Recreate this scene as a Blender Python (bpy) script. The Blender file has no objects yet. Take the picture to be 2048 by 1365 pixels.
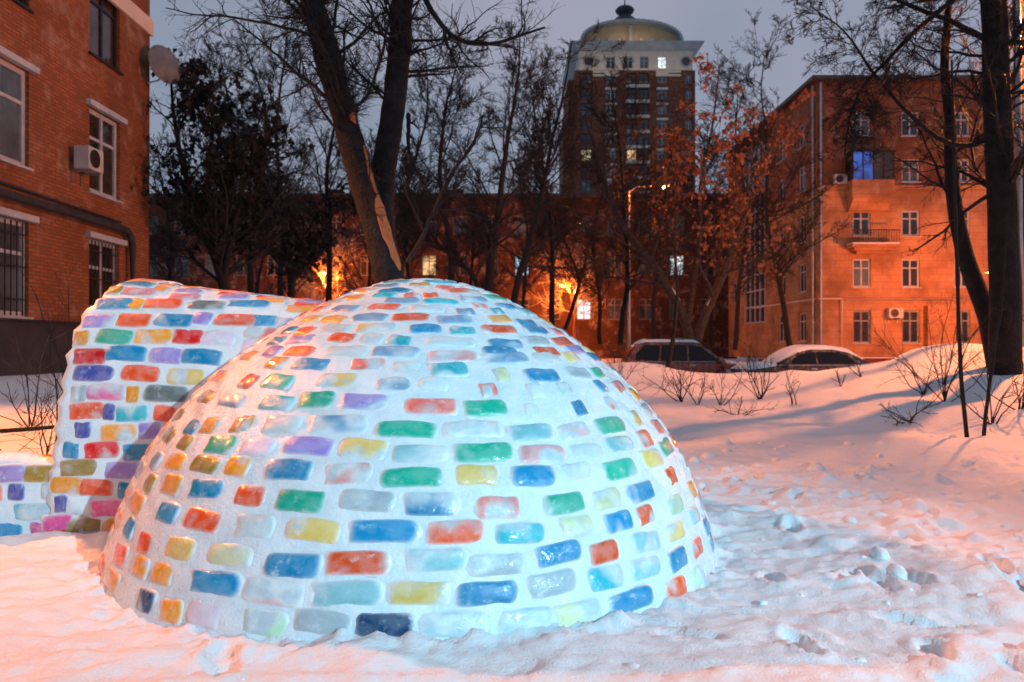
import bpy, math, random
import numpy as np
from mathutils import Matrix, Vector

scene = bpy.context.scene
COL = scene.collection
R = math.radians

# ------------------------------------------------------------------ camera
FPX, CAMH, HORY = 1547.0, 1.3, 690.0
cam_data = bpy.data.cameras.new('camera')
cam_data.sensor_width = 36.0
cam_data.lens = FPX / 2048 * 36.0
cam_data.clip_start = 0.05
cam_data.clip_end = 3000
cam_data.dof.use_dof = True
cam_data.dof.focus_distance = 3.9
cam_data.dof.aperture_fstop = 3.2
cam = bpy.data.objects.new('camera', cam_data)
cam.location = (0, 0, CAMH)
cam.rotation_euler = (R(90) + math.atan((HORY - 682.5) / FPX), 0, 0)
COL.objects.link(cam)
scene.camera = cam

# ------------------------------------------------------------------ dusk sky
world = bpy.data.worlds.new('World')
scene.world = world
world.use_nodes = True
wn, wl = world.node_tree.nodes, world.node_tree.links
wn.clear()
w_out = wn.new('ShaderNodeOutputWorld')
w_sky = wn.new('ShaderNodeTexSky')
w_sky.sky_type = 'NISHITA'
w_sky.sun_disc = False
w_sky.sun_elevation = R(-4.0)
w_sky.sun_rotation = R(20)
w_b1 = wn.new('ShaderNodeBackground')
w_b1.inputs['Strength'].default_value = 0.15
wl.new(w_sky.outputs['Color'], w_b1.inputs['Color'])
w_b2 = wn.new('ShaderNodeBackground')          # low cloud lit by the town
w_tc = wn.new('ShaderNodeTexCoord')
w_no = wn.new('ShaderNodeTexNoise')
w_no.inputs['Scale'].default_value = 1.6
w_no.inputs['Detail'].default_value = 4
wl.new(w_tc.outputs['Generated'], w_no.inputs['Vector'])
w_cr = wn.new('ShaderNodeValToRGB')
w_cr.color_ramp.elements[0].position = 0.3
w_cr.color_ramp.elements[0].color = (0.30, 0.52, 0.74, 1)
w_cr.color_ramp.elements[1].position = 0.7
w_cr.color_ramp.elements[1].color = (0.80, 0.82, 1.04, 1)
wl.new(w_no.outputs['Fac'], w_cr.inputs['Fac'])
wl.new(w_cr.outputs['Color'], w_b2.inputs['Color'])
w_b2.inputs['Strength'].default_value = 0.43
w_add = wn.new('ShaderNodeAddShader')
wl.new(w_b1.outputs[0], w_add.inputs[0])
wl.new(w_b2.outputs[0], w_add.inputs[1])
wl.new(w_add.outputs[0], w_out.inputs['Surface'])

scene.view_settings.view_transform = 'Standard'
scene.view_settings.look = 'None'
scene.view_settings.exposure = 0.0
scene.view_settings.gamma = 1.0
scene.view_settings.use_curve_mapping = False
scene.render.engine = 'CYCLES'
scene.cycles.use_denoising = True
scene.cycles.max_bounces = 6
scene.cycles.diffuse_bounces = 3
scene.cycles.glossy_bounces = 3
scene.cycles.sample_clamp_indirect = 4.0

# lamp powers (the lamps themselves are built with their posts further down)
LED = (1.0, (0.43, 0.83, 1.0))
SODIUM = (1.0, 0.19, 0.022)
P_LED, P_RIGHT, P_LEFT, P_BACK, P_CORNER, P_NEAR = 30500, 6600, 2900, 2400, 3300, 900
SODIUM_FLANK = (1.0, 0.29, 0.045)
SODIUM_YARD = (1.0, 0.27, 0.07)

# ------------------------------------------------------------------ helpers
def at(px, py, Y):
    return np.array([(px - 1024) / FPX * Y, Y, CAMH + (HORY - py) / FPX * Y])

def hide_prop(o, label=None, cat=None, group=None, kind=None):
    if label: o['label'] = label
    if cat: o['category'] = cat
    if group: o['group'] = group
    if kind: o['kind'] = kind
    return o
tag = hide_prop

def empty(name, loc, rz=0.0):
    o = bpy.data.objects.new(name, None)
    o.location = loc
    o.rotation_euler = (0, 0, rz)
    o.empty_display_size = 0.2
    COL.objects.link(o)
    return o

def link(o, parent=None, local=False):
    COL.objects.link(o)
    if parent is not None:
        o.parent = parent
        if not local and parent.type == 'EMPTY':
            o.matrix_parent_inverse = Matrix.Translation(-Vector(parent.location))
    return o

def mesh_quads(name, V, Q, mat, smooth=True, attrs=None):
    me = bpy.data.meshes.new(name)
    V = np.asarray(V, dtype=np.float32).reshape(-1, 3)
    Q = np.asarray(Q, dtype=np.int32).reshape(-1, 4)
    me.vertices.add(len(V)); me.vertices.foreach_set('co', V.ravel())
    me.loops.add(Q.size); me.loops.foreach_set('vertex_index', Q.ravel())
    me.polygons.add(len(Q))
    me.polygons.foreach_set('loop_start', np.arange(0, Q.size, 4, dtype=np.int32))
    me.polygons.foreach_set('loop_total', np.full(len(Q), 4, dtype=np.int32))
    me.update(calc_edges=True)
    if smooth:
        me.polygons.foreach_set('use_smooth', np.ones(len(Q), dtype=bool))
    for k, (typ, arr) in (attrs or {}).items():
        a = me.attributes.new(k, typ, 'POINT')
        a.data.foreach_set('value' if typ == 'FLOAT' else 'color', np.asarray(arr, dtype=np.float32).ravel())
    if mat: me.materials.append(mat)
    return me

def obj_quads(name, V, Q, mat, parent=None, smooth=True, local=False, attrs=None):
    return link(bpy.data.objects.new(name, mesh_quads(name, V, Q, mat, smooth, attrs)), parent, local)

class MB:
    """collects boxes, prisms, tubes and lathes that together make ONE mesh"""
    def __init__(self): self.v, self.f = [], []
    def add(self, vs, fs):
        o = len(self.v)
        self.v += [tuple(map(float, p)) for p in vs]
        self.f += [tuple(i + o for i in f) for f in fs]
        return self
    def box(self, x0, x1, y0, y1, z0, z1, T=None):
        P = [(x, y, z) for x in (x0, x1) for y in (y0, y1) for z in (z0, z1)]
        if T: P = [T(*p) for p in P]
        return self.add(P, [(0, 1, 3, 2), (4, 6, 7, 5), (0, 4, 5, 1), (2, 3, 7, 6), (0, 2, 6, 4), (1, 5, 7, 3)])
    def tube(self, pts, rad, n=8, cap=True):
        pts = np.asarray(pts, float); rad = np.broadcast_to(np.asarray(rad, float), (len(pts),))
        V, Q = tube_arrays(pts[None], rad[None], n)
        self.add(V, [tuple(q) for q in Q])
        if cap:
            o = len(self.v) - len(V)
            self.f.append(tuple(o + i for i in range(n))[::-1])
            self.f.append(tuple(o + (len(pts) - 1) * n + i for i in range(n)))
        return self
    def lathe(self, prof, c, n=24, axis='z', cap=True):
        vs = []
        for r, h in prof:
            for k in range(n):
                a = 2 * math.pi * k / n
                d = {'z': (r * math.cos(a), r * math.sin(a), h), 'y': (r * math.cos(a), h, r * math.sin(a)),
                     'x': (h, r * math.cos(a), r * math.sin(a))}[axis]
                vs.append((c[0] + d[0], c[1] + d[1], c[2] + d[2]))
        fs = [(i * n + k, i * n + (k + 1) % n, (i + 1) * n + (k + 1) % n, (i + 1) * n + k) for i in range(len(prof) - 1) for k in range(n)]
        if cap:
            fs.append(tuple(range(n))[::-1]); fs.append(tuple((len(prof) - 1) * n + k for k in range(n)))
        return self.add(vs, fs)
    def build(self, name, mat, parent=None, smooth=False, local=False, bevel=0):
        me = bpy.data.meshes.new(name)
        me.from_pydata(self.v, [], self.f); me.update()
        if smooth:
            me.polygons.foreach_set('use_smooth', np.ones(len(me.polygons), dtype=bool))
            try: me.set_sharp_from_angle(angle=R(40))
            except Exception: pass
        me.materials.append(mat)
        o = link(bpy.data.objects.new(name, me), parent, local)
        if bevel:
            b = o.modifiers.new('bevel', 'BEVEL'); b.width = bevel; b.segments = 2; b.limit_method = 'ANGLE'
        return o

def tube_arrays(P, Rd, S):
    """P (N,K,3) polylines, Rd (N,K) radii -> quads of N tubes with S sides"""
    N, K, _ = P.shape
    T = np.empty_like(P)
    T[:, 1:-1] = P[:, 2:] - P[:, :-2]; T[:, 0] = P[:, 1] - P[:, 0]; T[:, -1] = P[:, -1] - P[:, -2]
    T /= np.linalg.norm(T, axis=2, keepdims=True) + 1e-9
    m = T.mean(axis=1); ref = np.where((np.abs(m[:, 2]) < 0.8)[:, None], [[0, 0, 1.0]], [[1.0, 0.13, 0]])
    U = np.cross(T, ref[:, None, :]); U /= np.linalg.norm(U, axis=2, keepdims=True) + 1e-9
    W = np.cross(T, U)
    a = np.arange(S) * 2 * np.pi / S
    V = P[:, :, None, :] + Rd[:, :, None, None] * (np.cos(a)[None, None, :, None] * U[:, :, None, :] + np.sin(a)[None, None, :, None] * W[:, :, None, :])
    base = (np.arange(N) * K * S)[:, None, None] + (np.arange(K - 1) * S)[None, :, None]
    k = np.arange(S)[None, None, :]; k2 = (k + 1) % S
    Q = np.stack([base + k, base + k2, base + S + k2, base + S + k], axis=-1)
    return V.reshape(-1, 3), Q.reshape(-1, 4)

def join_arrays(parts):
    VV, QQ, o = [], [], 0
    for V, Q in parts:
        VV.append(V); QQ.append(Q + o); o += len(V)
    return np.concatenate(VV), np.concatenate(QQ)

# value noise on numpy grids
def _h(ix, iy, s):
    n = (ix.astype(np.int64) * 374761393 + iy.astype(np.int64) * 668265263 + s * 974634777) & 0xffffffff
    n = ((n ^ (n >> 13)) * 1274126177) & 0xffffffff
    return ((n ^ (n >> 16)) & 0xffff) / 65535.0
def vnoise(x, y, s=0):                                   # gradient noise, about -.5 .. .5
    ix, iy = np.floor(x), np.floor(y); fx, fy = x - ix, y - iy
    ux = fx * fx * fx * (fx * (fx * 6 - 15) + 10); uy = fy * fy * fy * (fy * (fy * 6 - 15) + 10)
    def gr(dx, dy):
        a = _h(ix + dx, iy + dy, s) * 2 * np.pi
        return np.cos(a) * (fx - dx) + np.sin(a) * (fy - dy)
    return .8 * ((gr(0, 0) * (1 - ux) + gr(1, 0) * ux) * (1 - uy) + (gr(0, 1) * (1 - ux) + gr(1, 1) * ux) * uy)
def fbm(x, y, s=0, o=4, g=0.5):
    t = 0; A = 1.0
    for i in range(o):
        t = t + A * vnoise(x, y, s + i * 7)
        x, y = x * 1.93 * .8 - y * 1.93 * .6, x * 1.93 * .6 + y * 1.93 * .8
        A *= g
    return t
def sst(a, b, x):
    t = np.clip((x - a) / (b - a), 0, 1); return t * t * (3 - 2 * t)

# ------------------------------------------------------------------ materials
def new_mat(name):
    m = bpy.data.materials.new(name); m.use_nodes = True
    return m, m.node_tree.nodes, m.node_tree.links, m.node_tree.nodes['Principled BSDF']

def mixrgb(n, l, fac, a, b, mode='MIX'):
    x = n.new('ShaderNodeMix'); x.data_type = 'RGBA'; x.blend_type = mode
    for s, v in ((0, fac), (6, a), (7, b)):
        if hasattr(v, 'is_linked') or hasattr(v, 'links'): l.new(v, x.inputs[s])
        elif isinstance(v, (int, float)): x.inputs[s].default_value = v
        else: x.inputs[s].default_value = (*v, 1)
    return x.outputs[2]

def maprange(n, l, v, a, b, c=0.0, d=1.0, smooth=True):
    x = n.new('ShaderNodeMapRange'); x.interpolation_type = 'SMOOTHSTEP' if smooth else 'LINEAR'
    l.new(v, x.inputs[0])
    for i, q in enumerate((a, b, c, d)):
        if hasattr(q, 'links'): l.new(q, x.inputs[i + 1])
        else: x.inputs[i + 1].default_value = q
    return x.outputs[0]

def noise(n, l, vec, scale, detail=3, rough=0.55):
    x = n.new('ShaderNodeTexNoise'); x.inputs['Scale'].default_value = scale
    x.inputs['Detail'].default_value = detail; x.inputs['Roughness'].default_value = rough
    if vec is not None: l.new(vec, x.inputs['Vector'])
    return x.outputs['Fac']

def coords(n, which='Object'):
    return n.new('ShaderNodeTexCoord').outputs[which]

def bump(n, l, bsdf, height, strength=0.3, dist=0.02):
    b = n.new('ShaderNodeBump'); b.inputs['Strength'].default_value = strength; b.inputs['Distance'].default_value = dist
    l.new(height, b.inputs['Height']); l.new(b.outputs[0], bsdf.inputs['Normal'])

def rough_mat(name, c1, c2, scale=4, rough=0.7, bmp=0.2, bscale=None, metal=0.0, spec=0.4, dist=0.02, coord='Object'):
    m, n, l, p = new_mat(name)
    v = coords(n, coord)
    f = noise(n, l, v, scale, 5)
    l.new(mixrgb(n, l, maprange(n, l, f, .3, .7), c1, c2), p.inputs['Base Color'])
    p.inputs['Roughness'].default_value = rough; p.inputs['Metallic'].default_value = metal
    p.inputs['Specular IOR Level'].default_value = spec
    if bmp: bump(n, l, p, noise(n, l, v, bscale or scale * 5, 4), bmp, dist)
    return m

M = {}
def snow_mat(name, bscale, strength, dist, tint=(.80, .82, .86)):
    m, n, l, p = new_mat(name)
    v = coords(n)
    f = noise(n, l, v, 1.3, 4)
    l.new(mixrgb(n, l, maprange(n, l, f, .35, .65), [c * .94 for c in tint], tint), p.inputs['Base Color'])
    p.inputs['Roughness'].default_value = .62
    p.inputs['Specular IOR Level'].default_value = .35
    h1 = noise(n, l, v, bscale, 6, .6); h2 = noise(n, l, v, bscale * 7, 3)
    bump(n, l, p, mixrgb(n, l, .3, h1, h2), strength, dist)
    return m
M['snow'] = snow_mat('snow', 14, .55, .03)
M['snow_soft'] = snow_mat('soft_snow', 8, .35, .02)

def ice_brick_mat(name, attr=False):
    m, n, l, p = new_mat(name)
    v = coords(n)
    if attr:
        a = n.new('ShaderNodeAttribute'); a.attribute_name = 'dye'
        dye, cover = a.outputs['Color'], a.outputs['Alpha']; rnd = None; vv = v
    else:
        oi = n.new('ShaderNodeObjectInfo'); dye, cover, rnd = oi.outputs['Color'], oi.outputs['Alpha'], oi.outputs['Random']
        cmb = n.new('ShaderNodeCombineXYZ')
        mu = n.new('ShaderNodeMath'); mu.operation = 'MULTIPLY'; mu.inputs[1].default_value = 37.0; l.new(rnd, mu.inputs[0])
        l.new(mu.outputs[0], cmb.inputs[0]); l.new(mu.outputs[0], cmb.inputs[2])
        va = n.new('ShaderNodeVectorMath'); va.operation = 'ADD'; l.new(v, va.inputs[0]); l.new(cmb.outputs[0], va.inputs[1]); vv = va.outputs[0]
    n1 = noise(n, l, vv, 6.5, 1, .4)
    thr = n.new('ShaderNodeMath'); thr.operation = 'MULTIPLY_ADD'; thr.inputs[1].default_value = -.46; thr.inputs[2].default_value = .66; l.new(cover, thr.inputs[0])
    thr2 = n.new('ShaderNodeMath'); thr2.operation = 'ADD'; thr2.inputs[1].default_value = .20; l.new(thr.outputs[0], thr2.inputs[0])
    mask = maprange(n, l, n1, thr.outputs[0], thr2.outputs[0])
    n3 = noise(n, l, vv, 13, 3, .5)
    ice = mixrgb(n, l, maprange(n, l, n3, .35, .65), (.50, .62, .68), (.72, .80, .82))
    dark = n.new('ShaderNodeHueSaturation'); dark.inputs['Value'].default_value = .95; dark.inputs['Saturation'].default_value = 1.1; l.new(dye, dark.inputs['Color'])
    pale = mixrgb(n, l, .10, dye, (.80, .88, .90))
    dye2 = mixrgb(n, l, maprange(n, l, n3, .36, .64), dark.outputs[0], pale)
    colr = mixrgb(n, l, mask, ice, dye2)
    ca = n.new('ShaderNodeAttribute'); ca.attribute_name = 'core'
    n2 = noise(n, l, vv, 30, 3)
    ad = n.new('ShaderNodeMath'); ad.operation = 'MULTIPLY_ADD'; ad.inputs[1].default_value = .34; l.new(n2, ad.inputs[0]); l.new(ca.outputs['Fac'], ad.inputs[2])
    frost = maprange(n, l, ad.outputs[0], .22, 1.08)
    glow_halo = mixrgb(n, l, mixrgb(n, l, mask, (.08,) * 3, (.45,) * 3), (.78, .84, .88), dye)  # glow bleeding through the translucent ice, painted into the border as dye tint
    rim = mixrgb(n, l, maprange(n, l, ca.outputs['Fac'], .0, .55), (.80, .83, .86), glow_halo)
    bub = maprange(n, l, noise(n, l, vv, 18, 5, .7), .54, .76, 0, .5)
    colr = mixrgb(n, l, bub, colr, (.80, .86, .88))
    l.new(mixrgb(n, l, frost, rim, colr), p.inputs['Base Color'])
    l.new(maprange(n, l, frost, 0, 1, .42, .10, False), p.inputs['Roughness'])
    p.inputs['IOR'].default_value = 1.40
    p.inputs['Coat Weight'].default_value = .35; p.inputs['Coat Roughness'].default_value = .05
    p.inputs['Subsurface Weight'].default_value = .35
    p.inputs['Subsurface Radius'].default_value = (.9, 1.0, 1.0)
    p.inputs['Subsurface Scale'].default_value = .018
    h1 = noise(n, l, vv, 34, 4, .65); h2 = noise(n, l, vv, 140, 3)
    bump(n, l, p, mixrgb(n, l, .3, h1, h2), .55, .012)
    return m
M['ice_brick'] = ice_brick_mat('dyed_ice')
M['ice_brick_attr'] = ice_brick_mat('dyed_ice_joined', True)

def mortar_mat():
    m, n, l, p = new_mat('frozen_slush')
    v = coords(n)
    f = noise(n, l, v, 5, 5)
    l.new(mixrgb(n, l, maprange(n, l, f, .35, .68), (.66, .76, .82), (.78, .85, .89)), p.inputs['Base Color'])
    l.new(maprange(n, l, noise(n, l, v, 11, 4), .35, .65, .16, .42), p.inputs['Roughness'])
    p.inputs['IOR'].default_value = 1.35
    p.inputs['Subsurface Weight'].default_value = .3
    p.inputs['Subsurface Radius'].default_value = (.8, .95, 1.0)
    p.inputs['Subsurface Scale'].default_value = .02
    bump(n, l, p, mixrgb(n, l, .35, noise(n, l, v, 16, 5, .6), noise(n, l, v, 70, 4, .6)), .6, .025)
    return m
M['mortar'] = mortar_mat()

def brick_wall_mat(name, c1, c2, mort, bw=.26, bh=.077, uaxis='Y', ms=.012, weather=.6):
    m, n, l, p = new_mat(name)
    v = coords(n)
    sp = n.new('ShaderNodeSeparateXYZ'); l.new(v, sp.inputs[0])
    cb = n.new('ShaderNodeCombineXYZ'); l.new(sp.outputs[uaxis], cb.inputs[0]); l.new(sp.outputs['Z'], cb.inputs[1])
    bt = n.new('ShaderNodeTexBrick'); l.new(cb.outputs[0], bt.inputs['Vector'])
    bt.inputs['Scale'].default_value = 1; bt.inputs['Brick Width'].default_value = bw; bt.inputs['Row Height'].default_value = bh
    bt.inputs['Mortar Size'].default_value = ms; bt.inputs['Mortar Smooth'].default_value = .2; bt.inputs['Bias'].default_value = -.2
    bt.inputs['Color1'].default_value = (*c1, 1); bt.inputs['Color2'].default_value = (*c2, 1); bt.inputs['Mortar'].default_value = (*mort, 1)
    f = noise(n, l, v, .55, 6, .6)
    st = mixrgb(n, l, maprange(n, l, f, .36, .68, 0, weather), bt.outputs['Color'], [c * .45 for c in c2])
    st = mixrgb(n, l, maprange(n, l, noise(n, l, v, 1.7, 5, .65), .50, .72, 0, .38), st, (.42, .34, .28))
    l.new(st, p.inputs['Base Color']); p.inputs['Roughness'].default_value = .85; p.inputs['Specular IOR Level'].default_value = .2
    bump(n, l, p, bt.outputs['Fac'], -.6, .012)
    return m
M['brick_orange'] = brick_wall_mat('orange_brick', (.36, .115, .034), (.22, .066, .022), (.15, .085, .055), ms=.017, weather=.42)
M['brick_red_right'] = brick_wall_mat('dark_red_brick', (.19, .07, .033), (.15, .05, .025), (.13, .08, .055), uaxis='X')
M['brick_tower'] = brick_wall_mat('tower_brick', (.22, .065, .03), (.16, .045, .025), (.15, .07, .05), bw=1.2, bh=.6, uaxis='X', ms=.05)
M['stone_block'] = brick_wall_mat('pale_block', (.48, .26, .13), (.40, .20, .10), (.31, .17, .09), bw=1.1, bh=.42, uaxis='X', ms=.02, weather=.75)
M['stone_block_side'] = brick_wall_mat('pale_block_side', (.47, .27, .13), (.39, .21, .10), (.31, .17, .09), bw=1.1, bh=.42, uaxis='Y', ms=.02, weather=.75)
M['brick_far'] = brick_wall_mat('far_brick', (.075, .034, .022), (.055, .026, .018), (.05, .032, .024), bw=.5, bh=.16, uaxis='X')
M['plinth_dark'] = rough_mat('dark_plinth', (.018, .02, .024), (.035, .037, .04), 2, .8)
M['plinth_red'] = rough_mat('red_plinth', (.13, .03, .022), (.20, .05, .035), 1.5, .8)
M['white_trim'] = rough_mat('white_trim', (.34, .39, .44), (.46, .51, .56), 3, .55, .1)
M['plastic'] = rough_mat('white_plastic', (.38, .41, .44), (.46, .49, .52), 3, .35, .03)
M['stucco'] = rough_mat('pale_stucco', (.58, .50, .40), (.68, .60, .50), 1, .85, .2)
M['stucco_amber'] = rough_mat('amber_stucco', (.62, .44, .24), (.70, .52, .30), .6, .8, .1)
M['roof_dark'] = rough_mat('dark_roof', (.03, .035, .04), (.06, .065, .07), 1, .6)
M['cornice'] = rough_mat('grey_cornice', (.30, .34, .36), (.42, .45, .46), .5, .6)
M['dark_metal'] = rough_mat('dark_metal', (.02, .021, .023), (.045, .045, .048), 8, .45, .05, metal=.6)
M['steel'] = rough_mat('grey_steel', (.33, .35, .37), (.45, .47, .49), 9, .35, .05, metal=.85)
M['pipe_black'] = rough_mat('black_pipe', (.018, .02, .022), (.035, .036, .038), 6, .7)
M['dish'] = rough_mat('dish_grey', (.12, .13, .14), (.17, .18, .19), 4, .5, .05)
M['concrete'] = rough_mat('concrete', (.42, .37, .32), (.52, .47, .42), 2, .85)
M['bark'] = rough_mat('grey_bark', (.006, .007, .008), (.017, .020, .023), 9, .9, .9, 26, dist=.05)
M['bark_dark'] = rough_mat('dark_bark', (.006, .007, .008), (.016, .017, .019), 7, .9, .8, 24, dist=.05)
M['twig'] = rough_mat('twig_bark', (.009, .010, .012), (.019, .021, .023), 3, .85, 0)
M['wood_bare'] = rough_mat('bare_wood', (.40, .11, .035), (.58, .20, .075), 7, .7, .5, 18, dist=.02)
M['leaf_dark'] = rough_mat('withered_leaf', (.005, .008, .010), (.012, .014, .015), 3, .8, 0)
M['leaf_rust'] = rough_mat('rust_leaf', (.22, .075, .03), (.34, .13, .05), 2, .7, 0)
M['tyre'] = rough_mat('tyre', (.015, .015, .016), (.03, .03, .03), 6, .85)

def glass_mat(name, col, rough=.06, noise_amt=.5):
    m, n, l, p = new_mat(name)
    v = coords(n)
    f = noise(n, l, v, .9, 3)
    l.new(mixrgb(n, l, maprange(n, l, f, .35, .65), col, [c * (1 - noise_amt) for c in col]), p.inputs['Base Color'])
    p.inputs['Roughness'].default_value = rough; p.inputs['IOR'].default_value = 1.5; p.inputs['Specular IOR Level'].default_value = .7
    return m
M['glass'] = glass_mat('window_glass', (.030, .042, .050))
M['glass_curtain'] = glass_mat('curtained_glass', (.11, .15, .17), .08, .55)
M['glass_warm'] = glass_mat('warm_glass', (.055, .042, .034))
M['car_glass'] = glass_mat('car_glass', (.008, .007, .007), .04)
M['car_glass'].node_tree.nodes['Principled BSDF'].inputs['Specular IOR Level'].default_value = .3

def emit_mat(name, col, strength, base=(.02, .02, .02), pattern=0):
    m, n, l, p = new_mat(name)
    p.inputs['Base Color'].default_value = (*base, 1)
    p.inputs['Emission Color'].default_value = (*col, 1)
    if pattern:
        f = noise(n, l, coords(n), pattern, 4)
        l.new(maprange(n, l, f, .3, .65, strength * .25, strength), p.inputs['Emission Strength'])
    else: p.inputs['Emission Strength'].default_value = strength
    return m
M['lit_blue'] = emit_mat('blue_lit_pane', (.06, .20, .85), .55, pattern=1.2)
M['lit_white'] = emit_mat('white_lit_pane', (.85, .95, 1.0), 1.6, pattern=2.2)
M['lit_warm'] = emit_mat('warm_lit_pane', (1.0, .62, .28), 1.1, pattern=2.0)
M['lit_cyan'] = emit_mat('cyan_lit_pane', (.35, .75, 1.0), 1.2, pattern=1.6)
M['lit_yellow'] = emit_mat('yellow_lit_pane', (.85, .85, .45), .8, pattern=1.0)
M['bulb_sodium'] = emit_mat('sodium_bulb', (1.0, .50, .14), 40)
M['bulb_led'] = emit_mat('led_bulb', (.75, .9, 1.0), 40)

def car_paint(name, col):
    m, n, l, p = new_mat(name)
    f = noise(n, l, coords(n), 6, 5)
    l.new(mixrgb(n, l, maprange(n, l, f, .4, .7, 0, .5), col, (.22, .2, .19)), p.inputs['Base Color'])
    l.new(maprange(n, l, f, .35, .7, .15, .45), p.inputs['Roughness'])
    p.inputs['Metallic'].default_value = .3; p.inputs['Coat Weight'].default_value = .6
    return m
M['paint_red'] = car_paint('dark_red_paint', (.11, .022, .016))
M['paint_black'] = car_paint('brown_black_paint', (.03, .02, .018))
M['frame_dull'] = rough_mat('dull_window_frame', (.12, .11, .10), (.18, .16, .15), 3, .6, 0)
M['twig_pale'] = rough_mat('pale_twig_bark', (.35, .28, .20), (.45, .38, .28), 3, .8, 0)  # twig colour lightened to hold the glow of the nearby lamps
M['bark_brown'] = rough_mat('brown_bark', (.035, .024, .018), (.085, .06, .045), 7, .9, .8, 24, dist=.05)

# ------------------------------------------------------------------ snow ground
IGX, IGY, IGH = -.62, 5.32, 1.745
CTRL = np.array([
 (0,-5,0),(-5,-5,0),(5,-5,0),(0,0,0),(-4,0,0),(4,0,.02),(-2,3,0),(2,3,0),(0,3.2,0),(-.6,5.4,0),(-3,5,0),(1.8,6,.02),(3.5,4,.05),
 (5.5,4,.15),(8,3,.2),(3,8,.12),(5,8.6,.24),(1.5,9,.15),(0,9,.1),(-2,9,.1),(6.2,11,.50),(3,12,.32),(2.75,13.5,.42),(0,13,.3),
 (7.6,12,.84),(8.0,14,1.32),(9.3,14.6,1.25),(12,13,1.0),(10,10,.6),(9,6,.4),(6.4,15,.75),(3,19.5,.82),(5.5,20,.52),(7.4,20,.60),
 (0,20,.5),(-3,18,.4),(10,20,.8),(14,20,.6),(2,24,.0),(6,24,-.05),(9,24,-.05),(14,26,-.1),(-4,25,.1),(0,28,-.1),(5,28,-.12),(5,31,-.1),
 (15,35,-.1),(0,40,-.1),(-10,40,0),(20,44,0),(-5,8,.3),(-4.4,6.5,.12),(-8,10,.5),(-9,15,.72),(-9,19,.72),(-6,13,.5),(-6,18,.5),
 (-12,24,.5),(-5,4,.03),(-9,4,.2),(-9,0,.1),(9,0,.15),(9,-5,.1),(-30,40,0),(30,40,0),(0,90,0),(60,90,0),(-60,90,0),(40,20,.3),
 (0,-40,0),(-40,0,0),(0,200,0),(200,200,0),(-200,200,0),(4.2,17,.55),(2.2,17,.5),(2.6,21.5,.72),(4.6,21.5,.5),(6.6,21.8,.5)], float)
def ground_base(x, y):
    x = np.asarray(x, float); y = np.asarray(y, float)
    num = np.zeros(x.shape); den = np.zeros(x.shape)
    for cx, cy, cz in CTRL:
        d2 = (x - cx) ** 2 + (y - cy) ** 2 + .5
        w = d2 ** -2.0
        num += w * cz; den += w
    return num / den
def igloo_dist(x, y):
    return np.hypot(x - IGX, y - IGY) - 1.96
def ground_z(x, y, fine=True):
    x = np.asarray(x, float); y = np.asarray(y, float)
    z = ground_base(x, y)
    near = 1 - sst(22, 40, np.hypot(x, y))
    tramp = (1 - sst(7.0, 9.5, y + .35 * np.maximum(x - 3, 0) + .5 * vnoise(x * .4, y * .4, 3))) * (1 - .75 * sst(-3.4, -5, x) * sst(4, 6, y))
    wx = x + .12 * vnoise(x * 2, y * 2, 61); wy = y + .12 * vnoise(x * 2, y * 2, 62)
    z = z + near * .13 * fbm(x * .42, y * .42, 11, 3)
    z = z + near * (1 - tramp) * .035 * fbm(x * 1.5, y * 1.5, 21, 3)
    streak = fbm(wx * 1.7 + wy * .5, wy * 4.6 - wx * .5, 31, 3)
    lump = np.abs(fbm(wx * 3.1, wy * 3.9, 41, 3))
    z = z + tramp * (.036 * streak + .030 * (lump - .16))
    chunk = np.maximum(fbm(wx * 2.3, wy * 2.7, 91, 3) - .12, 0)
    side = .25 + sst(.6, 2.2, x) + 1.1 * sst(1.5, 3, x) * sst(4.2, 5.5, y)
    z = z + tramp * side * .075 * chunk
    d = igloo_dist(x, y)
    z = z + (.0 + .07 * np.maximum(fbm(x * 4.5, y * 4.5, 71, 3), 0) + .04 * fbm(x * 13, y * 13, 72, 3)) * np.exp(-np.maximum(d, 0) ** 2 / .03) * (d > -.5)
    tw = sst(-4.6, -4.3, x) * sst(-1.5, -1.9, x) * np.exp(-((y - 5.0) / .28) ** 2)
    z = z + .04 * tw * (1 + fbm(x * 4, y * 4, 73, 3))
    if fine:
        z = z + tramp * .015 * fbm(x * 9, y * 14, 81, 3) + tramp * .009 * fbm(x * 25, y * 30, 83, 2)
    return z
def gz(x, y): return float(ground_z(np.array([x]), np.array([y]), False)[0])

def axis(a, b, fine, far0, far1, g=1.09):
    m = list(np.arange(a, b, fine)); s = fine; v = m[-1]
    while v < far1: s = min(s * g, 40); v += s; m.append(v)
    s = fine; v = m[0]; pre = []
    while v > far0: s = min(s * g, 40); v -= s; pre.append(v)
    return np.array(pre[::-1] + m)
gx = axis(-4.4, 5.2, .024, -900, 900)
gy = axis(1.9, 9.0, .028, -300, 1500, 1.05)
GX, GY = np.meshgrid(gx, gy, indexing='ij')
GZ = ground_z(GX, GY)
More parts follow.
